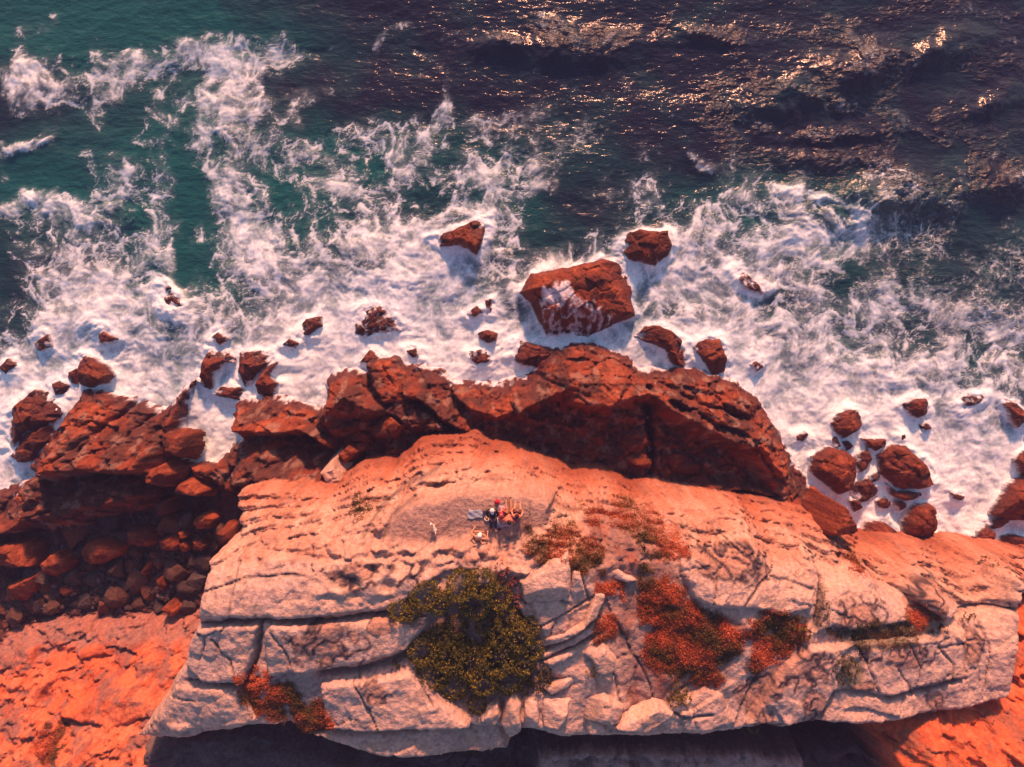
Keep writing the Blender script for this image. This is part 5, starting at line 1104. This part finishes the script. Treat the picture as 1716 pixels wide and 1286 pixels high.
def heath(poly, label, tones, dens=420, hgt=0.22, group='heath patches on the headland', name='heath_patch', zt=12.2, blade=0.055):
    """a mat of short woody sprigs inside an outline; colour drifts from sprig to sprig"""
    P = WPT(poly) if zt == 12.2 else WP(poly, zt); area = 0.5 * abs(np.dot(P[:, 0], np.roll(P[:, 1], 1)) - np.dot(P[:, 1], np.roll(P[:, 0], 1)))
    n = int(area * dens * 1.7)
    x = rng.uniform(P[:, 0].min() - .2, P[:, 0].max() + .2, n * 3); y = rng.uniform(P[:, 1].min() - .2, P[:, 1].max() + .2, n * 3)
    d = sdf(x + 0.5 * fbm(x, y, 0.8, 3, 701), y + 0.5 * fbm(x, y, 0.8, 3, 705), P)
    clump = fbm(x, y, 0.9, 3, 711)
    k = (d > -0.30 + 0.32 * rng.random(n * 3)) & (clump + 0.5 * np.clip(d, 0, 0.6) > -0.10 + 0.25 * rng.random(n * 3) - 0.1)
    x, y, d, clump = x[k][:n], y[k][:n], d[k][:n], clump[k][:n]
    z = np.array([ground_z(a, b) for a, b in zip(x, y)])
    hh = hgt * np.clip(0.35 + 1.2 * d, 0.3, 1.0) * (0.7 + 0.8 * np.clip(clump + 0.2, 0, 1))
    # domed mounds so that the patch has a lit and a shaded side
    m = 7
    base = np.stack([x, y, z], 1)
    cen = np.repeat(base, m, 0); up_ = rng.random(len(cen)) ** 0.6
    cen[:, 2] += np.repeat(hh, m) * up_
    cen[:, :2] += rng.normal(size=(len(cen), 2)) * 0.05
    tone = np.clip(0.5 + 1.3 * fbm(x, y, 0.55, 4, 721) + rng.normal(size=len(x)) * 0.16, 0, 1)
    T3 = np.array(tones); t = np.repeat(tone, m) * (len(tones) - 1.001); i0 = t.astype(int); fr = (t - i0)[:, None]
    col = (T3[i0] * (1 - fr) + T3[i0 + 1] * fr) * rng.uniform(0.7, 1.3, (len(cen), 1))
    V, Fq, C = leaf_cloud(len(cen), lambda q: (cen, np.tile([0, 0, 0.8], (q, 1))), blade, lambda c, q: col, 0.7)
    o = P.mean(0); org = np.array([o[0], o[1], z.min()])
    root = empty(name, tuple(org)); tag(root, label, 'heath', group)
    mesh_np('sprigs', V - org, Fq, LEAF, root, C, smooth=False)
    # woody stems
    q = rng.permutation(len(x))[:max(6, int(area * 8))]; SV, SF = [], []
    for kk, a in enumerate(q):
        v, f = stem_verts((x[a], y[a], z[a] - 0.03), (x[a] + R.uniform(-.12, .12), y[a] + R.uniform(-.12, .12), z[a] + hh[a] * 0.7), 0.010)
        SV.append(v); SF.append(f + 12 * kk)
    tag(mesh_np('stems', np.concatenate(SV) - org, np.concatenate(SF), BARK, root), kind='stuff')
    return root

FIRE = [(0.085, 0.066, 0.020), (0.19, 0.088, 0.026), (0.43, 0.090, 0.038), (0.60, 0.155, 0.060)]
OLIVE = [(0.045, 0.042, 0.016), (0.075, 0.06, 0.022), (0.11, 0.07, 0.03), (0.20, 0.08, 0.035)]
heath([(880, 885), (925, 885), (971, 895), (1006, 920), (1006, 951), (974, 955), (953, 927), (911, 927), (883, 913)], 'orange heath patch just right of the picnic ledge', FIRE)
heath([(985, 867), (1041, 874), (1065, 860), (1104, 871), (1146, 902), (1153, 927), (1118, 934), (1083, 923), (1048, 888), (995, 888)], 'long red heath patch along the seaward rim', FIRE)
heath([(1076, 948), (1118, 965), (1135, 990), (1155, 1000), (1203, 1035), (1238, 1063), (1235, 1081), (1221, 1109), (1200, 1147), (1155, 1140), (1090, 1105), (1080, 1060), (1075, 1000)], 'largest red and green heath patch right of centre', FIRE)
heath([(995, 1025), (1027, 1032), (1027, 1067), (1002, 1067)], 'small square red heath patch beside the tilted pale blocks', FIRE[1:])
heath([(1000, 972), (1037, 976), (1040, 1000), (1004, 1002)], 'small red heath patch left of the soil hollow', FIRE[1:])
heath([(1249, 1046), (1287, 1021), (1322, 1032), (1350, 1046), (1340, 1067), (1312, 1088), (1263, 1123), (1249, 1088)], 'red topped heath patch right of the largest one', FIRE)
heath([(1382, 1053), (1424, 1042), (1487, 1042), (1525, 1042), (1571, 1032), (1574, 1053), (1536, 1060), (1452, 1081), (1417, 1074)], 'dark green strip of heath in the crack of the right slab', OLIVE, 170, 0.16)
heath([(413, 1126), (441, 1112), (490, 1140), (525, 1158), (567, 1193), (556, 1224), (518, 1214), (448, 1186), (420, 1165)], 'orange and green heath patch at the lower left of the headland', FIRE)
heath([(1448, 950), (1470, 944), (1484, 955), (1478, 968), (1452, 968)], 'small orange tuft of heath on the upper right slab', FIRE)
heath([(1512, 1018), (1540, 1012), (1568, 1030), (1574, 1044), (1530, 1044)], 'orange tipped heath beside the rounded right blocks', FIRE)
heath([(1362, 1056), (1368, 1014), (1376, 980), (1384, 984), (1378, 1016), (1372, 1058)], 'narrow olive heath growing along the crack between right slabs', OLIVE, 170, 0.12)
heath([(578, 852), (605, 846), (622, 850), (616, 866), (584, 868)], 'small orange grass tuft left of the picnic ledge', FIRE, zt=11.0)
heath([(58, 1252), (70, 1226), (98, 1218), (118, 1228), (112, 1250), (86, 1264)], 'orange and green tuft on the slope in the lower left corner', FIRE, zt=6.6)
heath([(930, 950), (965, 940), (985, 950), (960, 962)], 'small dark tuft between the two largest pale blocks', OLIVE, 120, 0.15)

# ------------------------------------------------------------------ PEOPLE ON THE LEDGE
dg = bpy.context.evaluated_depsgraph_get
def skin_mesh(name, verts, edges, rad, mat, parent=None, sub=2):
    me = bpy.data.meshes.new(name); me.from_pydata(verts, edges, [])
    o = bpy.data.objects.new(name, me); COL.objects.link(o)
    o.modifiers.new('skin', 'SKIN'); m = o.modifiers.new('sub', 'SUBSURF'); m.levels = sub
    for i, r in enumerate(rad):
        sv = me.skin_vertices[0].data[i]; sv.radius = (r, r) if not isinstance(r, tuple) else r
        sv.use_root = (i == 0)
    bpy.context.view_layer.update()
    ev = o.evaluated_get(dg()); nm = bpy.data.meshes.new_from_object(ev)
    o.modifiers.clear(); o.data = nm; bpy.data.meshes.remove(me)
    nm.name = name; nm.materials.clear(); nm.materials.append(mat)
    nm.polygons.foreach_set('use_smooth', np.ones(len(nm.polygons), bool))
    if parent: o.parent = parent
    return o

def ellip(name, c, r, mat, parent, lo=-1.0, n=14):
    """upper part of an ellipsoid (hair, hats)"""
    V, Fq = [], []; rings = 7
    for j in range(rings):
        ph = math.asin(lo) + (math.pi / 2 - 0.02 - math.asin(lo)) * j / (rings - 1)
        for i in range(n):
            a = 2 * math.pi * i / n
            V.append((c[0] + r[0] * math.cos(ph) * math.cos(a), c[1] + r[1] * math.cos(ph) * math.sin(a), c[2] + r[2] * math.sin(ph)))
    for j in range(rings - 1):
        for i in range(n): Fq.append((j * n + i, j * n + (i + 1) % n, (j + 1) * n + (i + 1) % n, (j + 1) * n + i))
    return mesh_np(name, V, Fq, mat, parent)

SKIN_A = plain('tanned_skin', (0.55, 0.27, 0.16), 0.6, 0.08)
M_DARK = plain('dark_cloth', (0.018, 0.020, 0.028), 0.9, 0.2); M_NAVY = plain('navy_cloth', (0.030, 0.034, 0.085), 0.9, 0.2)
M_PINK = plain('pink_cloth', (0.62, 0.07, 0.11), 0.85); M_RED = plain('red_knit', (0.55, 0.015, 0.05), 0.9); M_WHITE = plain('white_cap', (0.80, 0.78, 0.76), 0.8, 0.05)
M_HAIR = plain('dark_hair', (0.020, 0.014, 0.012), 0.6, 0.3); M_MAG = plain('magenta_cloth', (0.55, 0.01, 0.22), 0.7); M_CORAL = plain('coral_cloth', (0.55, 0.16, 0.12), 0.85)

def person(px, py, face, spine, arms, legs, label, top=None, bottom=None, hair=None, cap=None, sleeves=1.0, rz_head=(0, 0)):
    """spine: pelvis, belly, chest, neck, head (local, +y forward); arms / legs: per side elbow, wrist / knee, ankle, toe"""
    x, y, z = on_ground(px, py)
    root = empty('person', (x, y, z), face); tag(root, label, 'person', 'people sitting on the ledge')
    P_, B_, C_, N_, H_ = [Vector(v) for v in spine]
    up = (H_ - N_).normalized(); fwd = Vector((0, 1, 0)); fwd = (fwd - up * fwd.dot(up)).normalized(); side = Vector((1, 0, 0))
    V = [P_, B_, C_, C_ + (N_ - C_) * 0.7, N_, H_ - up * 0.05 + fwd * 0.02, H_ + up * 0.02, H_ + up * 0.08]
    rad = [(0.14, 0.11), (0.125, 0.10), (0.15, 0.105), 0.075, 0.052, 0.072, 0.090, 0.062]
    E = [(i, i + 1) for i in range(7)]
    def add(v, par, r):
        V.append(Vector(v)); rad.append(r); E.append((par, len(V) - 1)); return len(V) - 1
    add(H_ + fwd * 0.112 - up * 0.005, 6, 0.016)
    for sx_ in (-1, 1): add(H_ + side * 0.098 * sx_, 6, 0.018)
    tors = 4
    shp, trp = [], []
    for k, sx_ in enumerate((-1, 1)):
        sh = add(C_ + side * 0.175 * sx_ + (N_ - C_) * 0.35, 2, 0.062)
        el = add(arms[k][0], sh, 0.043); wr = add(arms[k][1], el, 0.030)
        d = (Vector(arms[k][1]) - Vector(arms[k][0])).normalized(); palm = add(V[wr] + d * 0.06, wr, (0.036, 0.022))
        q = d.cross(Vector((0, 0, 1))); q = q.normalized() if q.length > 0.1 else side
        for f in range(4):
            b = add(V[palm] + d * 0.045 + q * (f - 1.5) * 0.021, palm, 0.0095)
            c_ = add(V[b] + d * 0.032 - Vector((0, 0, 0.010)), b, 0.0085); add(V[c_] + d * (0.022 - 0.004 * abs(f - 1.5)) - Vector((0, 0, 0.016)), c_, 0.0075)
        tb = add(V[palm] - q * 0.045 * sx_ - d * 0.01, palm, 0.011); add(V[tb] + d * 0.035 - q * 0.012 * sx_, tb, 0.009)
        shp.append((V[sh].copy(), V[el].copy(), V[wr].copy()))
        hp = add(P_ + side * 0.09 * sx_, 0, 0.095); kn = add(legs[k][0], hp, 0.062); an = add(legs[k][1], kn, 0.040); add(legs[k][2], an, (0.040, 0.028))
        trp.append((V[hp].copy(), V[kn].copy(), V[an].copy()))
    skin_mesh('body', [tuple(v) for v in V], E, rad, SKIN_A, root, 1)
    if top:
        vs = [P_ + (B_ - P_) * 0.3, B_, C_, C_ + (N_ - C_) * 0.62]; rr = [(0.155, 0.125), (0.145, 0.118), (0.168, 0.122), 0.085]; ee = [(0, 1), (1, 2), (2, 3)]
        for sh, el, wr in shp:
            vs.append(sh); rr.append(0.078); ee.append((2, len(vs) - 1))
            vs.append(sh + (el - sh) * min(1, sleeves * 2)); rr.append(0.058); ee.append((len(vs) - 2, len(vs) - 1))
            if sleeves > 0.5: vs.append(el + (wr - el) * (sleeves * 2 - 1) * 0.9); rr.append(0.044); ee.append((len(vs) - 2, len(vs) - 1))
        skin_mesh('shirt', [tuple(v) for v in vs], ee, rr, top, root, 1)
    if bottom:
        mat, ln = bottom
        vs = [P_ + (B_ - P_) * 0.25, P_]; rr = [(0.15, 0.125), (0.155, 0.125)]; ee = [(0, 1)]
        for hp, kn, an in trp:
            vs.append(hp); rr.append(0.112); ee.append((1, len(vs) - 1))
            vs.append(hp + (kn - hp) * min(1, ln * 2)); rr.append(0.080); ee.append((len(vs) - 2, len(vs) - 1))
            if ln > 0.5: vs.append(kn + (an - kn) * (ln * 2 - 1) * 0.95); rr.append(0.060); ee.append((len(vs) - 2, len(vs) - 1))
        skin_mesh('trousers' if ln > 0.5 else 'shorts', [tuple(v) for v in vs], ee, rr, mat, root, 1)
    hc = H_ + up * 0.035 - fwd * 0.012
    if hair: ellip('hair', hc, (0.105, 0.115, 0.115), hair, root, -0.45)
    if cap:
        cp = ellip('cap', hc + up * 0.012, (0.112, 0.122, 0.112), cap, root, -0.05)
        b = hc + fwd * 0.115 + up * 0.012
        V_, F_ = [], []
        for zz in (0.0, -0.010):
            for i in range(9):
                t = -1 + i / 4; V_.append(b + side * 0.082 * t - fwd * 0.055 * t * t + up * zz)
            for i in range(9):
                t = -1 + i / 4; V_.append(b + side * 0.075 * t + fwd * (0.085 - 0.06 * t * t) + up * (zz - 0.012))
        for i in range(8):
            F_ += [(i, i + 1, 10 + i, 9 + i), (18 + i, 27 + i, 28 + i, 19 + i), (9 + i, 10 + i, 28 + i, 27 + i), (i, 18 + i, 19 + i, i + 1)]
        mesh_np('cap_bill', [tuple(v) for v in V_], F_, cap, cp)
    return root

SP_BACK = [(0, 0, .12), (0, -.10, .30), (0, -.20, .46), (0, -.25, .60), (0, -.24, .73)]
SP_UP = [(0, 0, .12), (0, -.02, .33), (0, -.01, .51), (0, .02, .66), (0, .06, .79)]
SP_FWD = [(0, 0, .12), (0, .06, .32), (0, .14, .48), (0, .22, .60), (0, .29, .70)]
LAP = [((-.27, .02, .36), (-.13, .22, .30)), ((.27, .02, .36), (.13, .22, .30))]
PROP = [((-.27, -.34, .30), (-.24, -.44, .07)), ((.27, -.34, .30), (.24, -.44, .07))]
WIDE = [((-.40, .22, .36), (-.36, .42, .24)), ((.40, .22, .36), (.34, .44, .24))]
EXT = [((-.12, .42, .15), (-.10, .80, .08), (-.12, .88, .16)), ((.12, .42, .15), (.12, .80, .08), (.14, .88, .16))]
CROSS = [((-.36, .26, .18), (.06, .40, .08), (.16, .45, .06)), ((.36, .26, .18), (-.06, .34, .12), (-.17, .36, .09))]
KNEES = [((-.14, .36, .44), (-.12, .50, .08), (-.12, .63, .05)), ((.14, .36, .44), (.12, .50, .08), (.12, .63, .05))]
HUG = [((-.28, .20, .40), (-.12, .44, .34)), ((.28, .20, .40), (.12, .44, .34))]
PI = math.pi
person(826, 860, PI + 0.05, SP_BACK, LAP, EXT, 'person in dark jacket and white cap leaning back with legs stretched out', M_DARK, (M_NAVY, 0.95), M_HAIR, M_WHITE, 0.8)
person(840, 861, -PI / 2, SP_UP, LAP, CROSS, 'person in pink top sitting cross legged in the middle of the group', M_PINK, (M_PINK, 0.4), plain('auburn_hair', (0.16, 0.02, 0.02), 0.6), None, 0.3)
person(853, 862, 0.05, SP_BACK, PROP, EXT, 'barefoot person with bare legs stretched towards the sea', M_CORAL, (M_DARK, 0.25), M_HAIR, None, 0.15)
person(866, 862, -0.1, SP_UP, HUG, KNEES, 'dark haired person hugging their knees at the right of the group', M_CORAL, (M_DARK, 0.35), M_HAIR, None, 0.15)
person(801, 903, -0.35, SP_FWD, WIDE, CROSS, 'shirtless person in white cap leaning forward cross legged', None, (M_NAVY, 0.4), M_HAIR, M_WHITE)

# blankets and belongings
def sheet(name, poly, mat, lift, label, cat, nseg=14):
    """cloth spread on the ground: follows the rock, with folds and a thickness"""
    P = np.array([on_ground(*p)[:2] for p in poly]); c = P.mean(0)
    n = nseg; u = np.linspace(0, 1, n)
    a, b, cc, dd = P
    V = []
    for zz in (0.0, -0.02):
        for v in u:
            for w in u:
                q = (a * (1 - w) + b * w) * (1 - v) + (dd * (1 - w) + cc * w) * v
                q = q + 0.03 * np.array([math.sin(9 * v + 3 * w), math.sin(8 * w + 2)])
                f = 0.025 * (1 + math.sin(q[0] * 11 + 3 * math.sin(q[1] * 5)) * math.sin(q[1] * 8 + q[0] * 4))
                V.append((q[0] - c[0], q[1] - c[1], ground_z(*q) - 12.0 + lift + f + zz))
    Fq = []
    for j in range(n - 1):
        for i in range(n - 1):
            k = j * n + i; Fq += [(k, k + n, k + n + 1, k + 1), (k + n * n, k + 1 + n * n, k + n + 1 + n * n, k + n + n * n)]
    rim = [i for i in range(n)] + [j * n + n - 1 for j in range(1, n)] + [(n - 1) * n + i for i in range(n - 2, -1, -1)] + [j * n for j in range(n - 2, 0, -1)]
    for k in range(len(rim)):
        i, j = rim[k], rim[(k + 1) % len(rim)]; Fq.append((i, j, j + n * n, i + n * n))
    o = mesh_np(name, V, Fq, mat); o.location = (c[0], c[1], 12.0)
    return tag(o, label, cat)
sheet('blanket', [(836, 848), (850, 845), (858, 883), (830, 884)], plain('lilac_wool', (0.42, 0.34, 0.42), 0.95), 0.035, 'lilac blanket under the group on the ledge', 'blanket')
sheet('towel', [(785, 854), (809, 855), (810, 868), (782, 870)], plain('grey_blue_towel', (0.36, 0.40, 0.46), 0.95), 0.035, 'pale grey blue towel left of the group', 'towel')
sheet('jacket', [(828, 869), (835, 868), (838, 879), (830, 881)], plain('pale_jacket', (0.50, 0.47, 0.48), 0.95), 0.10, 'crumpled pale jacket on the lilac blanket', 'jacket', 9)
sheet('shadow_sheet', [(809, 856), (818, 854), (819, 872), (810, 868)], M_NAVY, 0.06, 'dark navy sheet in place of the shadow between the towel and the group', 'shadow', 9)  # navy sheet laid on the rock where only shadow falls

def bag(px, py, r, mat, label, cat='bag', name='bag', rz=0.3):
    x, y, z = on_ground(px, py)
    root = empty(name, (x, y, z), rz); tag(root, label, cat, 'belongings of the group' if cat == 'bag' else None)
    skin_mesh('pouch', [(-.5 * r, 0, .5 * r), (0, 0, .62 * r), (.5 * r, 0, .5 * r)], [(0, 1), (1, 2)], [(.5 * r, .42 * r), (.62 * r, .5 * r), (.5 * r, .42 * r)], mat, root, 2)
    skin_mesh('strap', [(-.55 * r, 0.1 * r, .7 * r), (-.3 * r, .5 * r, 1.0 * r), (.3 * r, .5 * r, 1.0 * r), (.55 * r, 0.1 * r, .7 * r)], [(0, 1), (1, 2), (2, 3)], [.05 * r] * 4, mat, root, 1)
    return root
bag(855, 873, 0.20, M_DARK, 'black bag at the right end of the lilac blanket')
bag(863, 873, 0.15, M_MAG, 'bright magenta bag beside the black one', rz=1.2)
bag(837, 887, 0.13, M_NAVY, 'small dark bag below the lilac blanket', rz=0.9)
def hat(px, py, mat, label):
    x, y, z = on_ground(px, py)
    root = empty('knit_hat', (x, y, z), 0.2); tag(root, label, 'hat')
    ellip('crown', (0, 0, 0.03), (0.115, 0.11, 0.12), mat, root, 0.0)
    ellip('brim', (0, 0, 0.02), (0.128, 0.122, 0.04), mat, root, -0.6)
    ellip('pompom', (0, 0, 0.155), (0.035, 0.035, 0.035), mat, root, -0.9, 10)
hat(833, 841, M_RED, 'round red knitted hat on the rock behind the white cap')
x, y, z = on_ground(816, 868)
pl = empty('picnic_plate', (x, y, z + 0.07)); tag(pl, 'pale plate of food in front of the person in dark jacket', 'plate')
def lathe(name, prof, mat, parent, n=20):
    V, Fq = [], []
    for (r, zz) in prof:
        for i in range(n): V.append((r * math.cos(2 * math.pi * i / n), r * math.sin(2 * math.pi * i / n), zz))
    for j in range(len(prof) - 1):
        for i in range(n): Fq.append((j * n + i, j * n + (i + 1) % n, (j + 1) * n + (i + 1) % n, (j + 1) * n + i))
    return mesh_np(name, V, Fq, mat, parent)
lathe('dish', [(0.001, 0.0), (0.09, 0.0), (0.13, 0.03), (0.135, 0.032), (0.09, 0.012), (0.001, 0.010)], M_WHITE, pl)
lathe('bread', [(0.001, 0.06), (0.04, 0.058), (0.07, 0.04), (0.075, 0.018), (0.06, 0.012)], plain('bread_crust', (0.42, 0.22, 0.09), 0.9), pl)

# ------------------------------------------------------------------ DOG
x, y, z = on_ground(728, 884)
dog = empty('dog', (x, y, z), 0.45); tag(dog, 'small white dog standing alone left of the group', 'dog')
V = [(0, -.13, .27), (0, 0, .265), (0, .13, .28), (0, .20, .34), (0, .25, .40), (0, .31, .395), (0, .355, .38)]
rad = [(.070, .075), (.072, .075), (.085, .095), (.055, .06), (.062, .058), (.036, .034), .022]
E = [(i, i + 1) for i in range(6)]
def dadd(v, p, r):
    V.append(v); rad.append(r); E.append((p, len(V) - 1)); return len(V) - 1
for sx_ in (-1, 1):
    k = dadd((.055 * sx_, .14, .17), 2, .036); k = dadd((.055 * sx_, .12, .09), k, .022); k = dadd((.055 * sx_, .13, .025), k, .018); dadd((.055 * sx_, .165, .016), k, .017)
    k = dadd((.055 * sx_, -.13, .19), 0, .046); k = dadd((.06 * sx_, -.09, .14), k, .032); k = dadd((.06 * sx_, -.165, .09), k, .020); k = dadd((.06 * sx_, -.15, .025), k, .017); dadd((.06 * sx_, -.115, .016), k, .017)
    k = dadd((.052 * sx_, .24, .445), 4, .026); dadd((.075 * sx_, .245, .43), k, .016)
k = dadd((0, -.20, .31), 0, .026); k = dadd((0, -.25, .36), k, .020); dadd((0, -.26, .42), k, .014)
M_FUR = plain('white_fur', (0.72, 0.62, 0.52), 0.95, 0.15, 14)
skin_mesh('body', V, E, rad, M_FUR, dog, 2)
M_NOSE = plain('dog_nose', (0.02, 0.015, 0.015), 0.4)
no = ellip('nose', (0, .378, .385), (.014, .010, .011), M_NOSE, dog, -0.9, 8)
for sx_ in (-1, 1): ellip('eye', (.030 * sx_, .298, .425), (.008, .008, .008), M_NOSE, dog, -0.9, 8)

# ------------------------------------------------------------------ HAZE: thin volume added over the whole place to lift the dark shadows to purple
hz_m = bpy.data.materials.new('shadow_lift_haze'); hz_m.use_nodes = True
ht = hz_m.node_tree; ht.nodes.clear()
ho = ht.nodes.new('ShaderNodeOutputMaterial'); hv = ht.nodes.new('ShaderNodeVolumePrincipled')
hv.inputs['Color'].default_value = (0.38, 0.46, 1.0, 1); hv.inputs['Density'].default_value = 0.00075
hv.inputs['Density Attribute'].default_value = ''; hz_m.cycles.homogeneous_volume = True
ht.links.new(hv.outputs[0], ho.inputs['Volume'])
bx0, bz0, bz1 = 1300.0, -5.0, 50.0
hzo = mesh_np('haze', [(-bx0, -bx0, bz0), (bx0, -bx0, bz0), (bx0, bx0, bz0), (-bx0, bx0, bz0), (-bx0, -bx0, bz1), (bx0, -bx0, bz1), (bx0, bx0, bz1), (-bx0, bx0, bz1)],
              [(0, 3, 2, 1), (4, 5, 6, 7), (0, 1, 5, 4), (1, 2, 6, 5), (2, 3, 7, 6), (3, 0, 4, 7)], hz_m, smooth=False)
tag(hzo, 'thin haze added over the whole coast to lift the shadows', 'haze', kind='stuff')
